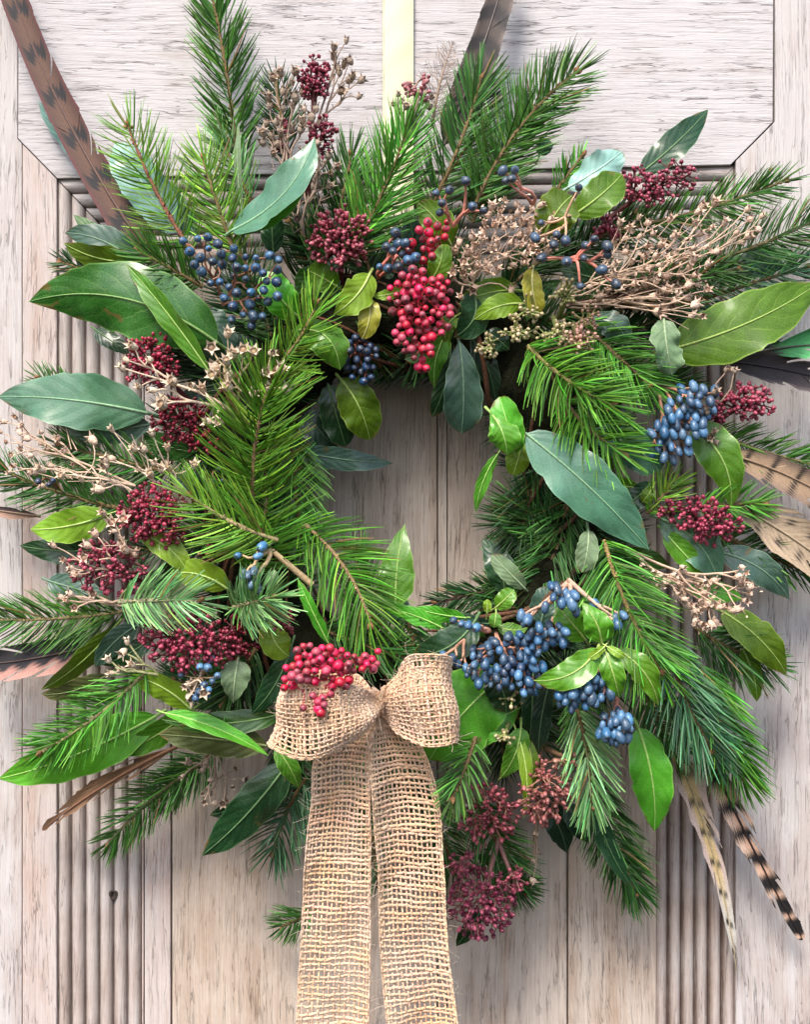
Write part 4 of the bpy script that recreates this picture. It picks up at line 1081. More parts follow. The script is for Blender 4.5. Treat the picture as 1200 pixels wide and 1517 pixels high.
Lf('dark slim leaf lying on the lowest right fir sprig', 880, 1185, 938, 1315, 30, -8, 130, 100, 10, 10, 'bay', 'deep')
Lf('black green leaf tip below the brown pink head', 800, 1180, 840, 1264, 42, 6, 100, 85, 8, 10, 'bay', 'black')
Lf('small dark leaf right of the brown pink head', 840, 1190, 872, 1248, 34, 0, 100, 90, 8, 10, 'bay', 'black')
Lf('dark leaf tip under the lowest purple head', 712, 1350, 676, 1402, 26, 0, 40, 30, 4, 10, 'bay', 'deep')
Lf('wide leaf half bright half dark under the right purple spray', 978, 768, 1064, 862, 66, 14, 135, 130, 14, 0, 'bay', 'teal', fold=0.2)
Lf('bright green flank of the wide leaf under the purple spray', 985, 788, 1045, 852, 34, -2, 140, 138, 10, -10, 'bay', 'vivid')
Lf('dark blue green leaf with lit lower rim at far right', 1065, 818, 1170, 888, 48, 12, 100, 85, 12, 10, 'bay', 'slate')
Lf('lime leaf behind the right tan spray', 1020, 872, 1102, 888, 32, 4, 110, 100, 6, 10, 'bay', 'vivid')
Lf('long olive leaf curving down at the right of the wreath', 1068, 905, 1166, 1000, 54, 8, 120, 100, 14, 15, 'bay', 'olive')
Lf('olive leaf hanging below the long olive leaf', 1100, 960, 1122, 1040, 32, 4, 100, 85, 6, 10, 'bay', 'olive')
Lf('sky-sheened blue green leaf reaching the left edge', 218, 612, -4, 588, 84, -6, 110, 85, 18, 0, 'bay', 'teal', fold=0.06)
Lf('dark half of the sky-sheened leaf near its stalk', 222, 628, 85, 628, 46, 8, 100, 95, 6, 10, 'bay', 'slate')
Lf('dark leaf beneath the large glossy bay leaf', 140, 488, 192, 524, 28, 0, 80, 95, 6, 10, 'bay', 'deep')
Lf('shaded leaf behind the narrow bright diagonal leaf', 250, 470, 330, 560, 60, 10, 110, 110, 10, 10, 'bay', 'deep')
Lf('dark leaf beside the blue berries at upper left', 300, 460, 350, 520, 50, 0, 105, 105, 10, 10, 'bay', 'slate')
Lf('pale lime leaf with soft veins at the left', 162, 762, 44, 784, 52, 6, 120, 105, 14, 0, 'bay', 'lime')
Lf('dark pointed leaf under the pale lime leaf', 150, 815, 28, 808, 38, 4, 95, 80, 8, 10, 'bay', 'deep')
Lf('curved lime leaf between two purple flower heads', 208, 792, 282, 855, 38, 12, 165, 170, 12, 10, 'bay', 'lime')
Lf('lime leaf half shaded right of the curved lime leaf', 336, 872, 250, 850, 48, -10, 170, 165, 12, 10, 'bay', 'lime')
Lf('dark leaf behind the lower left purple head', 70, 860, 160, 885, 40, 0, 95, 100, 6, 10, 'bay', 'slate')
Lf('long thin olive leaf with curled pale edge at left', 170, 928, 60, 1022, 32, 8, 125, 100, 12, 30, 'narrow', 'olive')
Lf('brown olive leaf under the long thin olive leaf', 158, 1000, 60, 1028, 34, 8, 95, 75, 8, 10, 'bay', 'drab')
Lf('mid green leaf above the lower left fir sprig', 205, 925, 140, 990, 34, -6, 130, 120, 8, 10, 'bay', 'slate')
Lf('green leaf tucked below the flat left fir sprig', 225, 945, 150, 985, 30, 4, 120, 115, 8, 10, 'bay', 'deep')
Lf('big bright leaf pointing to the lower left corner', 232, 1060, -4, 1154, 74, 8, 120, 95, 16, 0, 'bay', 'vivid')
Lf('green leaf right of the big lower left leaf', 285, 1052, 170, 1120, 40, 4, 125, 110, 8, 10, 'bay', 'green')
Lf('lime leaf peeling down under the purple head at lower left', 282, 1050, 190, 1000, 44, -10, 160, 155, 14, 15, 'bay', 'lime')
Lf('dark level leaf left of the bow', 422, 1056, 240, 1066, 36, 8, 150, 150, 14, 0, 'bay', 'bay')
Lf('lime leaf edge curling left of the bow', 242, 1056, 398, 1120, 22, 10, 180, 185, 12, 35, 'narrow', 'vivid', fold=0.4)
Lf('dark olive leaf under the curling lime edge', 395, 1105, 234, 1088, 54, -4, 150, 145, 12, 0, 'bay', 'drab')
Lf('large dark glossy leaf pointing down left of the bow', 428, 1128, 298, 1268, 62, 6, 130, 100, 16, 0, 'bay', 'deep', fold=-0.08)
Lf('dark leaf tip behind the large dark glossy leaf', 370, 1190, 310, 1208, 24, 0, 80, 75, 4, 10, 'bay', 'deep')
Lf('small lime leaf hanging under the left bow loop', 408, 1106, 443, 1168, 30, 4, 185, 170, 8, 10, 'bay', 'green')
Lf('sage leaf below the small blue berries at lower left', 352, 978, 345, 1042, 44, 0, 185, 185, 10, 0, 'spear', 'sage')
Lf('dark curving leaf with pale rim beside the sage leaf', 432, 955, 372, 1058, 38, 8, 170, 165, 12, 20, 'bay', 'deep')
Lf('dark curling leaf left of the red berries', 425, 990, 380, 1050, 26, -4, 160, 160, 8, 10, 'bay', 'slate')
Lf('round lime leaf left of the red berries', 400, 920, 428, 972, 44, -6, 175, 180, 12, 10, 'oval', 'lime')
Lf('upright narrow lime leaf above the red berries', 486, 952, 440, 856, 22, 0, 190, 200, 8, 25, 'narrow', 'vivid')
Lf('downy young leaf beside the small blue berries', 402, 886, 406, 844, 18, 0, 210, 215, 6, 10, 'oval', 'sage')
Lf('broad veined leaf hanging into the opening at upper left', 505, 562, 548, 652, 60, 6, 150, 130, 14, 0, 'oval', 'olive', fold=-0.1)
Lf('dark leaf behind the broad veined hanging leaf', 486, 570, 512, 662, 48, 0, 120, 105, 8, 10, 'oval', 'deep')
Lf('dark pointed leaf lying level in the opening at upper left', 440, 668, 582, 686, 34, -4, 110, 80, 10, 0, 'bay', 'slate')
Lf('black green leaf at the upper left of the opening', 448, 610, 500, 668, 50, 0, 100, 90, 8, 10, 'bay', 'black')
Lf('strap like sage leaf standing under the tall dark sprig', 358, 315, 354, 185, 13, 3, 150, 140, 6, 20, 'narrow', 'sage')
Lf('dark blue green leaf beside the dried taupe stems', 405, 375, 402, 295, 38, 0, 130, 135, 8, 10, 'oval', 'deep')
Lf('small dark leaf within the tall dark fir sprig', 360, 180, 372, 135, 22, 0, 80, 75, 4, 10, 'oval', 'deep')
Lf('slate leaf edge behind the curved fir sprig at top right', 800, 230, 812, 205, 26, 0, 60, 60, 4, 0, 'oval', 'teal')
Lf('dark leaf among the loose navy berries', 905, 420, 830, 400, 42, 0, 140, 145, 8, 10, 'bay', 'deep')
Lf('dark leaf below the pink flower dome', 470, 400, 440, 440, 40, 0, 130, 130, 6, 10, 'bay', 'bay')
# low broad leaves that close the body of the wreath
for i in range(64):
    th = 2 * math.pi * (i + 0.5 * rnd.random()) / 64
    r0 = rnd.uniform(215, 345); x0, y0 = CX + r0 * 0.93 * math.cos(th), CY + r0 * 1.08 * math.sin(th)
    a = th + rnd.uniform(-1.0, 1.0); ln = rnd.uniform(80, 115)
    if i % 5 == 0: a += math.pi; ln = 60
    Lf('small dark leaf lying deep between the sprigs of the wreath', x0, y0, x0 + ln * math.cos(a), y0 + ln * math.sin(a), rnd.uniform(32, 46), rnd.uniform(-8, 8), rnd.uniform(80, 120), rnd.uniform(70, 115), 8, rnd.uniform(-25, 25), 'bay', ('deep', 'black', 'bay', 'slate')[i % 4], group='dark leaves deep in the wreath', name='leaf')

# ------------------------------------------------------------------ skimmia and other flower heads
SK = skimmia
SK('tall narrow purple flower head upright behind taupe seed stems at top left', (455, 290), 466, 118, 23, 34, 100, 95, 0, 3.9)
SK('lower small purple flower head beside the taupe seed stems', (450, 290), 476, 200, 22, 34, 110, 60, 0, 3.9, loose=0.6)
SK('dark purple flower head half hidden at left of the taupe stems', (430, 290), 417, 208, 16, 30, 90, 36, 0, 3.8)
SK('rosy domed flower head under the taupe stems at top', (505, 420), 503, 352, 46, 46, 165, 190, 0, 4.3, a=(0.24, 0.035, 0.055), b=(0.58, 0.17, 0.20), asp=1.15)
SK('loose branching purple flower head against the top rail at right', (895, 330), 970, 272, 60, 32, 115, 130, -12, 4.1, loose=0.9, a=(0.24, 0.03, 0.06), b=(0.52, 0.12, 0.17))
SK('small crimson flower head left of the right tan stems', (880, 350), 900, 338, 22, 17, 130, 34, 0, 4.0, loose=0.6)
SK('crimson flower head under the large glossy bay leaf', (285, 600), 222, 534, 42, 40, 150, 150, 20, 4.1, a=(0.20, 0.012, 0.03), b=(0.50, 0.04, 0.09))
SK('deep maroon flower head, middle of the left column', (300, 620), 268, 622, 42, 36, 150, 130, 20, 3.8, a=(0.13, 0.006, 0.018), b=(0.36, 0.02, 0.05))
SK('small dark maroon head below the deep maroon one', (310, 680), 304, 656, 30, 17, 155, 46, 0, 3.7, a=(0.15, 0.008, 0.02), b=(0.42, 0.03, 0.07))
SK('crimson flower head below the cream seed stems at left', (290, 800), 228, 765, 50, 46, 170, 190, 20, 4.3, a=(0.22, 0.018, 0.04), b=(0.52, 0.06, 0.11))
SK('rosy loose flower head over the flat mint fir tip', (230, 870), 160, 842, 58, 38, 160, 140, 12, 4.4, loose=0.6, a=(0.26, 0.03, 0.06), b=(0.58, 0.13, 0.18))
SK('tiny maroon head under the bright yellow fir tip', (330, 830), 306, 818, 16, 12, 160, 18, 0, 3.8)
SK('wide rosy flower head at lower left above the small blue berries', (320, 975), 280, 952, 70, 42, 190, 210, 8, 4.4, loose=0.3, a=(0.26, 0.025, 0.055), b=(0.60, 0.11, 0.17))
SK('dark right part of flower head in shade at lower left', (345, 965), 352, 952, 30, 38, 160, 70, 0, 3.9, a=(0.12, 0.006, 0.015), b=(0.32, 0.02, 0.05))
SK('small crimson buds under the star shaped mint tip', (430, 950), 420, 920, 20, 20, 190, 26, 0, 3.8, loose=0.8)
SK('rosy flower head at far right beside the blue teardrop berries', (1055, 630), 1106, 594, 42, 26, 115, 100, 5, 4.5, a=(0.26, 0.03, 0.06), b=(0.58, 0.14, 0.19))
SK('small maroon buds between blue berries and rosy head', (1060, 640), 1062, 612, 18, 16, 120, 20, 0, 4.0)
SK('crimson branching head above the right tan spray', (1000, 760), 1050, 772, 50, 32, 150, 130, 20, 4.5, loose=0.7, a=(0.26, 0.025, 0.06), b=(0.58, 0.10, 0.16))
SK('small crimson head left of the branching one at right', (1000, 775), 990, 756, 16, 20, 145, 26, 0, 4.2, loose=0.6)
SK('dusky pink flower head right of the ribbon below the bow', (745, 1230), 722, 1206, 44, 42, 120, 90, 0, 4.4, asp=1.2, loose=1.5, a=(0.26, 0.055, 0.07), b=(0.54, 0.17, 0.19), stem=(0.26, 0.11, 0.09), bd=100)
SK('lowest dusky pink flower head at the foot of the wreath', (740, 1240), 714, 1338, 46, 50, 95, 190, 10, 4.5, loose=1.3, asp=1.25, a=(0.24, 0.04, 0.08), b=(0.54, 0.14, 0.20), stem=(0.28, 0.14, 0.12), bd=90)
SK('dusky pink flower spur beside the ribbon tail', (720, 1250), 682, 1278, 24, 20, 100, 34, 30, 4.6, loose=1.2, a=(0.28, 0.05, 0.08), b=(0.58, 0.16, 0.20), stem=(0.28, 0.14, 0.12), bd=90)
SK('dusky pink flower spur right of the lowest head', (740, 1250), 758, 1302, 26, 18, 95, 34, 0, 4.6, loose=1.2, a=(0.28, 0.05, 0.08), b=(0.58, 0.16, 0.20), stem=(0.28, 0.14, 0.12), bd=90)
SK('brown pink flower head between ribbon and hanging mint sprig', (800, 1110), 806, 1172, 38, 48, 150, 130, -10, 4.3, asp=1.3, loose=1.3, a=(0.30, 0.09, 0.08), b=(0.58, 0.28, 0.22), stem=(0.30, 0.15, 0.10))
SK('tan topped flower spur above the brown pink head', (810, 1110), 840, 1122, 26, 20, 155, 34, 0, 4.0, loose=1.0, a=(0.34, 0.16, 0.10), b=(0.60, 0.40, 0.26), stem=(0.30, 0.18, 0.10))
SK('pale pink flower head at the foot of the cream strap', (612, 200), 622, 132, 24, 22, 85, 46, 0, 4.2, a=(0.34, 0.12, 0.12), b=(0.66, 0.38, 0.34), stem=(0.30, 0.2, 0.15))
# pale seed buds
PB = dict(a=(0.36, 0.36, 0.14), b=(0.66, 0.60, 0.34), stem=(0.26, 0.30, 0.10), loose=1.4, name='seed_bud_sprig', cat='bud sprig', dome=12)
SK('yellow green bud sprig under the dark dangling berries', (830, 470), 835, 432, 28, 20, 185, 26, 0, 3.6, **PB)
SK('cream bud sprig left of the yellow blotched leaf', (800, 470), 782, 455, 22, 22, 185, 24, 0, 3.6, **PB)
SK('cream bud sprig above the bright fan of fir', (790, 500), 762, 486, 32, 18, 185, 34, 0, 3.7, **PB)
SK('small cream bud sprig right of the slate hanging leaf', (745, 520), 722, 512, 18, 18, 175, 24, 0, 3.6, **PB)
SK('yellow green bud sprig in the middle above the fan of fir', (820, 470), 825, 492, 30, 22, 190, 34, 0, 3.7, **PB)
SK('pinkish bud cluster at the right of the bud sprigs', (850, 480), 856, 504, 28, 20, 195, 60, 0, 3.8, a=(0.46, 0.30, 0.18), b=(0.70, 0.46, 0.34), stem=(0.36, 0.32, 0.14), loose=0.6, name='seed_bud_sprig', cat='bud sprig', dome=12)
SK('pinkish bud tip under the lowest navy berries', (850, 490), 872, 468, 22, 20, 185, 18, 0, 3.8, a=(0.46, 0.30, 0.18), b=(0.70, 0.46, 0.34), stem=(0.36, 0.32, 0.14), loose=1.2, name='seed_bud_sprig', cat='bud sprig', dome=12)
SK('tiny yellow bud sprig lying on the great bright leaf', (760, 1050), 746, 1090, 16, 14, 190, 12, 0, 3.8, **PB)
SK('tiny yellow buds under the biggest blue cluster', (770, 1010), 756, 1036, 18, 12, 190, 12, 0, 3.8, **PB)

# ------------------------------------------------------------------ berries
BR = berries
BR('cluster of navy blue round berries at the top left beside the bay leaf', (330, 452, 140), scatter(44, [(345, 400, 78, 36, 32), (365, 445, 34, 44, 0), (290, 365, 32, 18, 10), (385, 395, 36, 22, 0)], 13.2), 7.7, ['blue', 'blue', 'blue', 'navy'], 185, (0.34, 0.15, 0.10), dj=16)
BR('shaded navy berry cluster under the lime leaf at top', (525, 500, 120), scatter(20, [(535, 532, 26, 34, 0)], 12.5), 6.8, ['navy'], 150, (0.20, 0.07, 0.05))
BR('slate blue berries left of the small red berries', (560, 412, 150), [(586, 345), (590, 362), (573, 366), (596, 376), (604, 385), (615, 382), (582, 372), (575, 398), (605, 402), (600, 360), (562, 395), (590, 395)], 8.2, ['slate', 'blue', 'slate'], 185, (0.62, 0.20, 0.16), srad=2.3)
BR('loose slate berries above the left end of the tan spray', (672, 335, 215), [(646, 286), (666, 282), (655, 301), (700, 306), (717, 312), (652, 315), (690, 268)], 7.2, ['slate'], 232, (0.68, 0.27, 0.20), srad=2.6)
BR('three slate berries above the tan spray', (790, 305, 150), [(745, 253), (763, 252), (750, 268), (758, 265)], 7.2, ['slate'], 205, (0.66, 0.30, 0.24), srad=2.4)
BR('slate berries over the round lime leaves at top right', (845, 322, 200), [(802, 330), (825, 347), (821, 362), (858, 278), (793, 352), (838, 357)], 7.6, ['slate'], 236, (0.60, 0.36, 0.22), srad=2.2)
BR('dark dangling berries on coral stalks at right of tan spray', (842, 385, 225), [(881, 354), (868, 364), (865, 382), (840, 388), (901, 378), (892, 400), (913, 421), (860, 424), (803, 382), (900, 365)], 7.8, ['slate'], 232, (0.66, 0.24, 0.18), srad=2.6)
BR('steel blue teardrop berries on brown stalks at the right', (975, 565, 150), scatter(44, [(1022, 612, 34, 42, 30), (990, 655, 34, 30, 0), (1040, 585, 24, 20, 0)], 13.0), 7.2, ['blue', 'sky', 'blue'], 160, (0.48, 0.24, 0.15), srad=2.2, elong=1.55, down=0.9, outw=0.3)
BR('biggest cluster of blue berries right of the bow', (735, 938, 185), scatter(54, [(758, 985, 50, 38, 8), (720, 985, 32, 30, 0), (780, 1000, 28, 30, 0), (768, 955, 34, 16, 0)], 12.6), 7.1, ['blue', 'sky', 'blue', 'navy'], 205, (0.46, 0.22, 0.15), srad=2.3, elong=1.4, down=0.8, outw=0.25)
BR('four blue berries in a row above the right bow loop', (725, 935, 185), [(672, 919), (684, 924), (694, 926), (706, 930)], 7.4, ['blue', 'sky'], 205, (0.62, 0.32, 0.24), srad=3.0, elong=1.35)
BR('small blue berries close beside the right bow loop', (688, 948, 185), [(657, 973), (678, 984), (694, 993), (648, 975), (668, 978)], 7.0, ['blue', 'sky'], 205, (0.54, 0.30, 0.2), srad=2.2, elong=1.45, down=0.9, outw=0.2)
BR('arched cluster of bright blue berries at the top of the right group', (842, 862, 210), [(817, 868), (820, 885), (838, 878), (832, 893), (852, 882), (808, 900), (854, 906), (848, 895), (772, 912), (782, 918), (777, 922), (825, 872), (844, 887)], 8.0, ['sky', 'sky', 'blue'], 225, (0.60, 0.36, 0.26), srad=3.0, elong=1.5, down=0.9, outw=0.2)
BR('blue berries at the far end of the long pale stalk', (842, 858, 215), [(912, 916), (924, 912), (906, 928), (882, 898), (915, 925)], 7.6, ['sky', 'blue'], 215, (0.62, 0.42, 0.30), srad=2.8, elong=1.4, down=0.9, outw=0.2)
BR('loose blue berries left of the puckered leaves', (820, 915, 200), scatter(16, [(795, 950, 18, 22, 0), (822, 940, 18, 18, 0)], 12.5), 7.4, ['sky', 'blue'], 210, (0.60, 0.36, 0.26), srad=2.2, elong=1.45, down=0.9, outw=0.2)
BR('rounded blue berry cluster directly below the puckered leaves', (885, 985, 195), scatter(30, [(870, 1020, 42, 24, -5), (850, 1035, 24, 16, 0)], 12.4), 7.6, ['sky', 'blue'], 215, (0.56, 0.28, 0.2), srad=2.2, elong=1.4, down=0.8, outw=0.3)
BR('lowest blue berry cluster on pink stalks at right', (915, 1032, 185), scatter(19, [(912, 1076, 26, 24, 0)], 11.6), 7.6, ['sky', 'blue'], 205, (0.62, 0.28, 0.22), srad=2.4, elong=1.5, down=0.9, outw=0.2)
BR('powdery blue berries on a bent pale stalk inside the left side', (402, 815, 205), [(352, 823), (360, 851), (388, 810), (382, 824), (376, 846), (378, 866), (368, 852), (384, 874), (372, 866)], 8.0, ['sky', 'blue'], 215, (0.56, 0.40, 0.22), srad=3.0, elong=1.5, base=(462, 866, 190))
BR('small blue berries under the wide rosy flower head', (300, 1000, 175), [(313, 976), (307, 989), (322, 1001), (314, 1009), (295, 1025), (306, 1030), (309, 1022), (290, 1034), (268, 1000), (296, 988), (302, 1015)], 6.6, ['blue', 'sky'], 205, (0.40, 0.25, 0.15), srad=1.4)
BR('few dark berries lost in the fir at the far left', (85, 722, 110), [(56, 713), (72, 718), (78, 712)], 6.2, ['navy'], 125, (0.2, 0.1, 0.06))
BR('two dark berries behind the inner left fir', (320, 700, 150), [(314, 713), (324, 695), (330, 712)], 6.5, ['navy', 'blue'], 165, (0.2, 0.1, 0.06))
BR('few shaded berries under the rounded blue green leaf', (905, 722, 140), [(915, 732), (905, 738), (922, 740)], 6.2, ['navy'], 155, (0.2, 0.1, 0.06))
ROSE = ['pink', 'pink', 'pink', 'red']
BR('large bunch of rose red berries hanging at the top centre', (622, 405, 160), scatter(74, [(612, 440, 36, 42, 0), (640, 455, 28, 42, -15), (615, 490, 30, 36, 20), (626, 525, 14, 24, 0), (655, 440, 14, 30, 0)], 11.8) + [(624, 546, 205)], 7.2, ROSE, 200, (0.55, 0.04, 0.06), srad=1.1, elong=1.0, dj=18)
BR('small bunch of deep red berries above the large rose bunch', (640, 400, 150), scatter(16, [(642, 346, 22, 18, 0), (625, 370, 20, 16, 0)], 12.5) + [(662, 329, 190)], 7.3, ['red', 'red', 'pink'], 180, (0.5, 0.03, 0.04), srad=1.1, elong=1.0)
BR('rose red berry bunch lying on the left bow loop', (552, 972, 265), scatter(62, [(480, 985, 46, 26, -4), (470, 1000, 50, 14, 12), (538, 982, 24, 14, -10), (460, 965, 22, 10, 0)], 12.0) + [(422, 1006, 300), (421, 1019, 300), (433, 1015, 302), (449, 1049, 312), (475, 1056, 314), (490, 1028, 312), (463, 1031, 312), (471, 1040, 314), (478, 1034, 314), (480, 1044, 316), (472, 1050, 312), (400 + 160, 965, 250)], 7.3, ROSE, 296, (0.56, 0.05, 0.09), srad=1.1, elong=1.0, dj=14)

# ------------------------------------------------------------------ dried seed sprays
SP = spray
SP('tall taupe seed spray leaning right against the top rail', (468, 190, 110), [(513, 60), (495, 70), (494, 83), (518, 90), (500, 100), (503, 108), (518, 118), (522, 112), (535, 119), (505, 135), (532, 143), (510, 95)], 6.6, 'taupe', 108, srad=1.3, dj=8, base=(455, 330, 120), extra=3)
SP('taupe seed spray upright left of the purple flower head', (425, 300, 140), scatter(26, [(425, 150, 30, 52, 0), (412, 195, 26, 40, 0), (450, 165, 20, 30, 0)], 13), 6.6, 'taupe', 135, srad=1.5, dj=14, extra=8)
SP('taupe seed spray low beside the pink flower dome', (450, 350, 140), scatter(20, [(470, 250, 32, 40, 0), (440, 290, 30, 40, 0)], 13), 6.6, 'taupe', 145, srad=1.5, dj=14, extra=10)
SP('few tan seed cups at the foot of the cream strap', (600, 200, 100), [(590, 140), (595, 150), (583, 155), (602, 158), (592, 165), (636, 158), (628, 150), (640, 144)], 5.2, 'taupe', 105, srad=1.2)
SP('dense tan seed spray at the top right of centre', (700, 420, 165), scatter(54, [(742, 365, 78, 40, -8), (700, 380, 36, 34, 0), (790, 330, 36, 30, 0), (760, 315, 40, 24, 0)], 12.5), 6.2, 'tan', 195, srad=1.1, chaff=5, dj=18, extra=14)
SP('tan seed cups dangling left below the dense tan spray', (700, 425, 175), [(672, 405), (683, 440), (702, 428), (758, 430), (668, 412), (690, 415)], 6.0, 'tan', 190, srad=1.3)
SP('long tan seed spray combed to the right over dark stems', (838, 440, 160), scatter(52, [(975, 385, 88, 34, -10), (1010, 350, 60, 34, -20), (940, 350, 40, 30, 0), (900, 420, 40, 20, 0), (1010, 420, 36, 16, 0)], 14), 5.8, 'tan', 170, srad=1.1, chaff=4, dj=16, extra=18, jit=0.04)
SP('lower tan seed stems of the combed spray', (850, 450, 150), [(1018, 441), (1030, 452), (1026, 467), (1040, 468), (990, 430), (1000, 445), (968, 440), (1018, 425), (975, 462), (1048, 430), (940, 450)], 7.0, 'tan', 160, srad=1.4, extra=16, jit=0.04)
SP('sparse tan seed stems rising across the right fir sprigs', (960, 420, 130), [(1108, 310), (1112, 325), (1124, 340), (1060, 300), (1042, 305), (1092, 345), (1100, 360), (1075, 330), (1110, 350), (1130, 320)], 6.4, 'tan', 115, srad=1.2, extra=3)
SP('pale cream seed spray over the crimson head at left', (352, 612, 185), [(337, 494), (312, 515), (345, 525), (360, 519), (335, 535), (317, 542), (338, 555), (338, 574), (392, 552), (373, 585), (320, 548), (314, 556), (376, 522), (402, 523), (416, 548), (425, 575), (398, 575)], 8.2, 'cream', 212, srad=1.6, dj=8, stemcol=(0.56, 0.45, 0.26))
SP('cream seed stems reaching left over the crimson heads', (345, 610, 175), [(196, 513), (186, 533), (180, 545), (205, 573), (221, 533), (225, 578), (255, 565), (284, 571), (300, 577), (243, 592), (240, 600), (308, 625), (325, 627)], 7.6, 'cream', 205, srad=1.7, dj=8)
SP('cream seed spray spread over the fir at the left', (275, 760, 150), [(165, 636), (225, 642), (137, 652), (155, 682), (165, 680), (198, 665), (212, 665), (248, 664), (155, 690), (205, 695), (222, 702), (240, 695), (250, 692), (145, 725), (120, 710), (150, 718), (90, 705), (60, 695), (228, 686), (288, 690)], 7.0, 'cream', 175, srad=1.4, dj=12, extra=8)
SP('faint tan seed stems fanning out to the left edge', (200, 720, 120), [(22, 618), (32, 630), (40, 650), (60, 640), (8, 655), (20, 690), (45, 675), (70, 665), (12, 700), (60, 655), (85, 650), (95, 668), (30, 665), (0, 640), (5, 625), (75, 690), (110, 690), (42, 700), (28, 640), (50, 700), (15, 675), (62, 720), (100, 722), (130, 700)], 5.2, 'tan', 115, srad=1.4, dj=14, extra=12, jit=0.04)
SP('tan seed cups above the rosy loose flower head', (210, 850, 165), [(152, 760), (166, 775), (168, 787), (182, 770), (178, 805), (185, 815), (128, 808), (78, 808), (95, 830), (105, 842), (125, 826), (125, 838), (108, 850), (115, 852), (200, 820), (140, 790)], 6.6, 'tan', 190, srad=1.3, extra=4)
SP('two pale seed cups left of the mint fir tip', (200, 895, 170), [(90, 885), (103, 880), (110, 900), (98, 890), (138, 880)], 6.8, 'tan', 185, srad=1.8)
SP('pale cream seed stems below the flat fir sprig at lower left', (235, 1000, 175), [(160, 978), (182, 966), (165, 998), (180, 992), (195, 985), (188, 950)], 6.2, 'cream', 190, srad=1.6, stemcol=(0.5, 0.5, 0.26))
SP('tan seed cups beside the small blue berries at lower left', (300, 985, 180), [(275, 1016), (286, 1018), (301, 1026), (281, 1033), (285, 1012), (305, 1026)], 6.8, 'cream', 205, srad=1.4)
SP('dense tan seed spray at the right below the branching head', (935, 815, 160), [(940, 862), (952, 838), (968, 850), (978, 855), (975, 868), (988, 862), (1000, 852), (1008, 865), (1010, 875), (1012, 840), (1035, 868), (1045, 862), (1050, 870), (1058, 860), (1045, 878), (1040, 890), (1050, 895), (1060, 897), (1068, 900), (1035, 905), (1028, 905), (1030, 920), (1040, 925), (1047, 928), (1060, 922), (1100, 840), (1106, 850), (1095, 855), (1105, 862), (1112, 870), (1110, 880), (1098, 865), (1094, 903), (1087, 905), (1075, 898), (1105, 890), (1005, 880), (1015, 888), (1040, 900), (1055, 925), (1022, 898), (1000, 870)], 6.0, 'tan', 175, chaff=4, srad=1.6, dj=10, extra=6)
SP('bundle of dark brown dry stems under the combed tan spray', (830, 455, 130), scatter(26, [(960, 425, 80, 26, -12)], 12), 4.2, 'taupe', 140, srad=1.9, extra=40, jit=0.03, stemcol=(0.10, 0.060, 0.042), name='dry_stem_bundle', cat='dry stems')
SP('thin taupe seed spray hanging left of the large dark leaf', (320, 1110, 110), [(300, 1140), (312, 1155), (300, 1175), (302, 1188), (318, 1190), (335, 1188), (330, 1190), (310, 1175), (348, 1140), (362, 1155), (280, 1130), (345, 1165), (270, 1150), (305, 1130)], 5.6, 'taupe', 105, srad=1.4, extra=4)
SP('little dried seed stems right of the ribbon under the great leaf', (695, 1120, 170), [(676, 1163), (674, 1195), (694, 1186), (682, 1160), (660, 1175), (692, 1195)], 7.0, 'taupe', 195, srad=1.5)
SP('brown dried seed cups behind the branching stems right of centre', (840, 455, 130), scatter(20, [(960, 440, 60, 20, 0)], 14), 6.5, 'taupe', 140, srad=1.3, extra=16)
SP('withered brown seed heads beside the brown pink head', (800, 1190, 110), [(795, 1235), (790, 1250), (798, 1262), (785, 1290), (792, 1275), (790, 1305)], 6.5, 'taupe', 80, srad=1.4)
SP('dry seed cups under the blue teardrop berries', (1030, 640, 130), [(1055, 595), (1060, 580), (1048, 610), (1058, 640), (1062, 655), (1072, 660), (1052, 648), (1045, 618), (1090, 550), (1078, 548)], 5.6, 'taupe', 150, srad=1.3)

# ------------------------------------------------------------------ feathers
def mixc(a, b, t): t = max(0.0, min(1.0, t)); return tuple(x * (1 - t) + y * t for x, y in zip(a, b))
def sm(x, a, b): t = max(0.0, min(1.0, (x - a) / (b - a))); return t * t * (3 - 2 * t)
def chevron(v, u):
    base = mixc((0.130, 0.062, 0.038), (0.055, 0.024, 0.018), abs(u) * 0.9)
    base = mixc(base, (0.13, 0.03, 0.035), sm(abs(u), 0.72, 1.0) * 0.8)
    ph = (v * 7.4 + abs(u) * 0.0 - 0.55 * abs(abs(u) - 0.42)) % 1.0
    k = sm(ph, 0.0, 0.04) * (1 - sm(ph, 0.32, 0.37)) * (1 - sm(abs(u), 0.68, 0.76)) * (0.25 + 0.75 * sm(abs(u), 0.08, 0.14))
    return mixc(base, (0.008, 0.006, 0.009), k)
feather('long brown pheasant feather with black chevrons at the top left', 234, 396, 0, -60, 50, 20, 95, 40, chevron, asym=0.5, shaftc=(0.13, 0.07, 0.055), prof=lambda v: 0.55 + 0.45 * np.clip(1 - v * 0.7, 0, 1), ragged=0.02, srad=2.8, arch=-6)
def greybar(v, u):
    ph = (v * 6.0 + 0.25 * abs(u)) % 1.0
    return mixc(mixc((0.060, 0.042, 0.034), (0.15, 0.115, 0.10), sm(abs(u), 0.75, 1.0)), (0.014, 0.010, 0.010), sm(ph, 0.0, 0.1) * (1 - sm(ph, 0.5, 0.62)))
feather('grey brown barred feather leaving the frame at the top', 658, 215, 755, -60, 50, -6, 70, 40, greybar, prof=lambda v: 0.5 + 0.5 * np.clip(1.2 - v, 0, 1), asym=0.45, shaftc=(0.12, 0.09, 0.08))
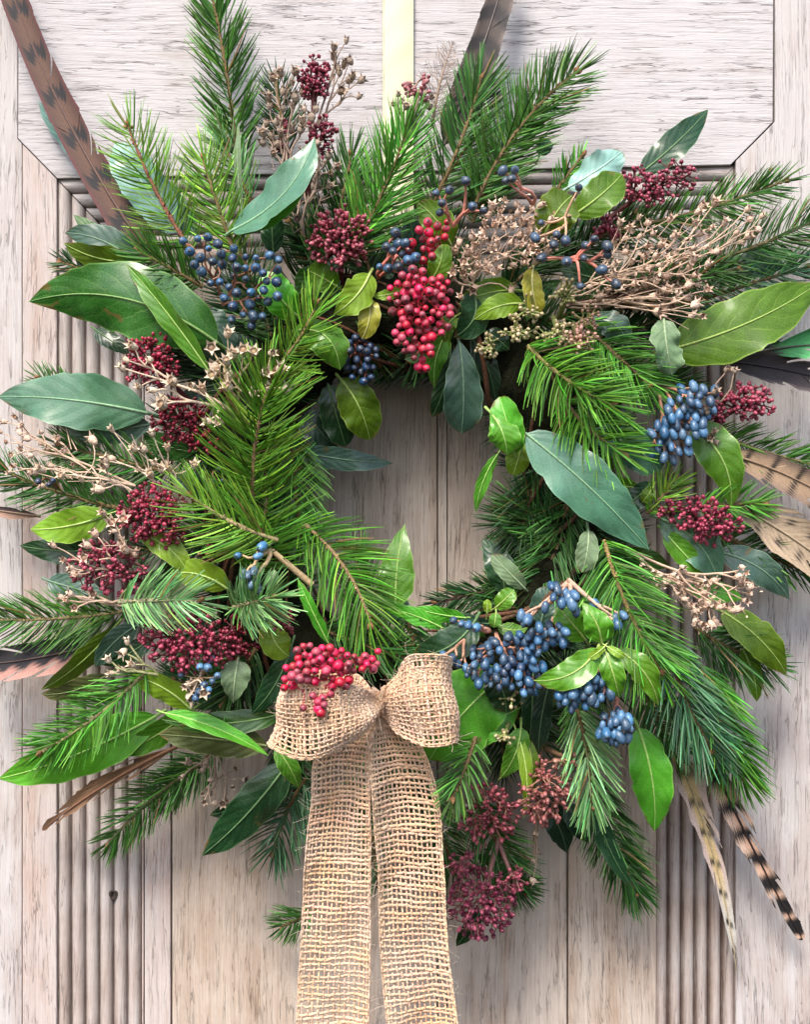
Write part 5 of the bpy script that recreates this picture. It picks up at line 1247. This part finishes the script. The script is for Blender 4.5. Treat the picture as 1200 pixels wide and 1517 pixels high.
feather('short fluffy tan feather beside the cream strap', 640, 190, 672, 62, 46, 4, 80, 60, lambda v, u: mixc((0.30, 0.22, 0.16), (0.14, 0.10, 0.08), 0.5 + 0.5 * math.sin(v * 60 + u * 9)), fluff=0.5, ragged=0.25, n=80)
feather('dark feather with glossy plum edge at the right', 1040, 532, 1235, 566, 42, 4, 95, 60, lambda v, u: mixc((0.050, 0.038, 0.040), (0.15, 0.115, 0.11), sm(abs(u), 0.7, 1)), asym=0.45, ang=26, ragged=0.12, shaftc=(0.03, 0.025, 0.03), prof=lambda v: np.clip(v * 4, 0.3, 1))
feather('small plum red feather standing above the dark feather', 1062, 520, 1118, 486, 26, 0, 105, 95, lambda v, u: (0.14, 0.03, 0.035), ang=22, ragged=0.2)
feather('green tipped feather at the right edge over the dark one', 1120, 522, 1240, 510, 42, 2, 85, 70, lambda v, u: mixc((0.05, 0.05, 0.05), (0.10, 0.42, 0.14), sm(v, 0.15, 0.4) * sm(-u if False else 1 - abs(u) * 0.3, 0.5, 0.7)), ang=24, ragged=0.15, shaftc=(0.1, 0.1, 0.08))
def tanbar(v, u):
    base = mixc((0.40, 0.27, 0.17), (0.24, 0.165, 0.12), sm(abs(u), 0.3, 0.9))
    ph = (v * 5.2 + 0.10 * u) % 1.0
    return mixc(base, (0.012, 0.01, 0.01), sm(ph, 0.0, 0.04) * (1 - sm(ph, 0.17, 0.22)))
feather('tan feather with thin black bars at the right edge', 1062, 668, 1250, 752, 48, 8, 112, 75, tanbar, asym=0.4, ang=30, prof=lambda v: np.clip(v * 5 + 0.3, 0, 1))
def spotted(v, u):
    base = mixc((0.52, 0.40, 0.27), (0.27, 0.18, 0.12), 0.30 + 0.30 * math.sin(u * 17 + math.sin(v * 31) * 2) * math.sin(v * 83))
    ph = (v * 6.0) % 1.0
    k = (1 - sm(abs(ph - 0.5), 0.08, 0.15)) * max(1 - sm(abs(u - 0.45), 0.12, 0.24), 1 - sm(abs(u + 0.5), 0.12, 0.24))
    return mixc(base, (0.02, 0.015, 0.015), k)
feather('broad speckled tan feather with black spots at the right edge', 1080, 742, 1262, 866, 66, 6, 104, 70, spotted, asym=0.5, ang=30, prof=lambda v: np.clip(v * 6 + 0.3, 0, 1), shaftc=(0.42, 0.33, 0.22))
def creamspot(v, u):
    base = mixc((0.74, 0.54, 0.26), (0.68, 0.52, 0.46), sm(abs(u), 0.3, 0.8))
    base = mixc(base, (0.62, 0.58, 0.52), sm(v, 0.55, 0.8)); base = mixc(base, (0.20, 0.17, 0.16), sm(v, 0.86, 0.97))
    ph = (v * 8.2) % 1.0
    k = (1 - sm(abs(ph - (0.5 if u > 0 else 0.64)), 0.08, 0.13)) * (1 - sm(abs(abs(u) - 0.3), 0.3, 0.42)) * (0.8 if u < 0 else 1)
    return mixc(base, (0.02, 0.015, 0.015), k)
feather('long cream feather with small black spots at the lower right', 984, 1075, 1092, 1440, 33, 14, 70, 25, creamspot, prof=lambda v: np.clip(1.0 - v, 0, 1) ** 0.7, ang=13, asym=0.5, shaftc=(0.56, 0.44, 0.26), ragged=0.05)
def bars(v, u):
    base = mixc((0.66, 0.40, 0.28), (0.72, 0.50, 0.38), sm(abs(u), 0.2, 0.8))
    f = v ** 1.15 * 8.0 + (0.12 if u > 0 else 0.0)
    ph = f % 1.0; dark = 0.44 + 0.36 * sm(v, 0.45, 0.9)
    return mixc(base, (0.010, 0.008, 0.009), sm(ph, 0.0, 0.04) * (1 - sm(ph, dark, dark + 0.05)))
feather('long pink tan feather with broad black bars at the lower right', 1040, 1095, 1190, 1392, 31, -6, 75, 30, bars, prof=lambda v: np.clip(1.0 - v, 0, 1) ** 0.42, ang=12, asym=0.5, shaftc=(0.03, 0.02, 0.02), ragged=0.04)
def pinkblack(v, u):
    k = sm(-u, 0.30 + 0.15 * math.sin(v * 48), 0.5 + 0.15 * math.sin(v * 48)) 
    return mixc((0.034, 0.030, 0.034), (0.52, 0.27, 0.22), k)
feather('black and salmon feather at the left edge', 190, 938, -40, 985, 50, 8, 90, 70, pinkblack, asym=0.5, ang=28, prof=lambda v: np.clip(v * 3 + 0.2, 0, 1), shaftc=(0.10, 0.06, 0.05))
feather('ragged brown quill feather pointing down at lower left', 262, 1106, 62, 1230, 24, -8, 80, 25, lambda v, u: mixc((0.50, 0.28, 0.16), (0.26, 0.14, 0.08), 0.4 + 0.6 * math.sin(v * 8 + u * 3) ** 2 if v < 0.85 else 0.9), asym=0.45, ang=9, ragged=0.05, prof=lambda v: np.clip(1.0 - v, 0, 1) ** 0.6, shaftc=(0.30, 0.15, 0.09), srad=3.2)
feather('small brown feather tip at the left edge under the seed stems', 60, 765, -30, 752, 18, 0, 60, 50, lambda v, u: mixc((0.34, 0.20, 0.14), (0.08, 0.05, 0.05), sm(u, -0.2, 0.3)), ang=24)

# ------------------------------------------------------------------ jute bow
bow = empty('ribbon_bow', L(560, 1040, 230))
tag(bow, 'natural open weave jute ribbon bow with two long hanging tails', 'ribbon bow')
def strip(keys, smooth=True):
    """keys: rows (v, left point (x, y, d), right point (x, y, d), belly) -> surf(u, v)"""
    vs = np.array([k[0] for k in keys]); A = np.array([L(*k[1]) for k in keys]); B = np.array([L(*k[2]) for k in keys]); G = np.array([k[3] for k in keys], float)
    def cr(vs, Y, v):      # smooth interpolation through the rows
        Y = Y if Y.ndim == 2 else Y[:, None]
        m = np.gradient(Y, vs, axis=0)
        i = np.clip(np.searchsorted(vs, v) - 1, 0, len(vs) - 2); h = (vs[i + 1] - vs[i]); t = np.clip((v - vs[i]) / h, -0.05, 1.05)[:, None]; h = h[:, None]
        return (2 * t ** 3 - 3 * t ** 2 + 1) * Y[i] + (t ** 3 - 2 * t ** 2 + t) * h * m[i] + (-2 * t ** 3 + 3 * t ** 2) * Y[i + 1] + (t ** 3 - t ** 2) * h * m[i + 1]
    def pos(u, v):
        a, b, g = cr(vs, A, v), cr(vs, B, v), cr(vs, G, v)
        s = ((u + 1) / 2)[:, None]
        w = b - a; c = a + w * s
        ax = nrm(cr(vs, (A + B) / 2, np.clip(v + 0.01, 0, 1)) - cr(vs, (A + B) / 2, np.clip(v - 0.01, 0, 1)))
        n = nrm(np.cross(nrm(w), ax))
        rip = np.sin(v * 27 + 2.3 * u)[:, None] * 1.3 + np.sin(u * 3.6 + v * 7)[:, None] * 3.6 * np.clip(g * 0 + 1, 0, 1)
        return c + n * (g * (1 - (2 * s - 1) ** 2) + rip), n
    return pos
tailL = strip([(0.0, (540, 1052, 236), (566, 1058, 240), 6), (0.10, (482, 1095, 238), (551, 1098, 246), 9), (0.30, (462, 1190, 232), (549, 1190, 240), 12), (0.52, (452, 1290, 226), (548, 1292, 232), 9),
               (0.74, (445, 1400, 220), (547, 1402, 226), 9), (1.0, (438, 1535, 214), (546, 1538, 220), 10), (1.15, (436, 1600, 212), (546, 1602, 218), 10)])
tailR = strip([(0.0, (556, 1052, 244), (584, 1050, 240), 6), (0.10, (548, 1100, 250), (618, 1096, 240), 14), (0.30, (552, 1190, 246), (648, 1182, 232), 20), (0.52, (560, 1290, 236), (657, 1292, 226), 16),
               (0.74, (564, 1400, 228), (664, 1402, 220), 14), (1.0, (574, 1535, 220), (678, 1530, 214), 12), (1.15, (576, 1600, 218), (680, 1602, 212), 12)])
weave('ribbon_tail', bow, lambda u, v: tailL(u, v * 1.12), 15, 68, yarn=1.85, amp=0.9)
weave('ribbon_tail', bow, lambda u, v: tailR(u, v * 1.12), 15, 68, yarn=1.85, amp=0.9)
# left loop: back half first, rounding the outer end, front half home to the knot
loopL = strip([(0.0, (556, 1030, 236), (556, 1058, 236), 0), (0.2, (522, 996, 236), (508, 1080, 238), 0), (0.40, (446, 998, 240), (414, 1096, 240), 0), (0.5, (420, 1016, 264), (401, 1106, 262), 0),
               (0.60, (440, 1012, 292), (444, 1124, 284), 6), (0.76, (498, 1010, 306), (504, 1108, 294), 10), (0.90, (540, 1022, 290), (546, 1079, 280), 4), (1.0, (559, 1034, 264), (558, 1057, 262), 0)])
weave('bow_loop', bow, loopL, 16, 58, yarn=1.75, amp=0.9)
loopR = strip([(0.0, (562, 1030, 240), (562, 1056, 240), 0), (0.15, (588, 1002, 228), (588, 1072, 232), 0), (0.34, (640, 984, 228), (640, 1084, 234), 0), (0.46, (666, 977, 256), (680, 1096, 256), 0),
               (0.54, (658, 971, 288), (674, 1101, 286), 3), (0.68, (602, 974, 300), (622, 1106, 294), 2), (0.76, (590, 992, 276), (592, 1090, 270), -6), (0.86, (582, 1012, 252), (578, 1072, 250), -10), (1.0, (564, 1032, 252), (562, 1056, 252), 0)])
weave('bow_loop', bow, loopR, 16, 60, yarn=1.75, amp=0.9)
knot = strip([(0.0, (552, 1030, 232), (572, 1026, 232), 0), (0.3, (554, 1026, 258), (570, 1022, 258), 3), (0.5, (555, 1042, 268), (568, 1040, 268), 3), (0.75, (553, 1058, 262), (567, 1058, 262), 3), (1.0, (548, 1064, 236), (570, 1062, 236), 0)])
weave('knot', bow, knot, 7, 16, yarn=1.9, selv=0)
# loose hairs
fz = Tubes(3)
for sf, nn_ in ((lambda u, v: tailL(u, v * 1.12), 230), (lambda u, v: tailR(u, v * 1.12), 230), (loopL, 140), (loopR, 140)):
    for _ in range(nn_):
        u = (rnd.choice((-1, 1)) * rnd.uniform(0.9, 1.0)) if rnd.random() < 0.6 else rnd.uniform(-1, 1)
        p, n = sf(np.array([u]), np.array([rnd.random()])); p = p[0]
        a = nrm(rng.standard_normal(3) + np.array([u * 1.0, -0.5, 0])); b = nrm(rng.standard_normal(3)); ln = rnd.uniform(6, 20)
        ts = np.linspace(0, 1, 6)[:, None]
        fz.add(p + a * ln * ts + b * ln * 0.6 * ts ** 2, 0.28, (0.72, 0.58, 0.42))
ff = fz.build('loose_fibres', bow, JUTE); ff['kind'] = 'stuff'
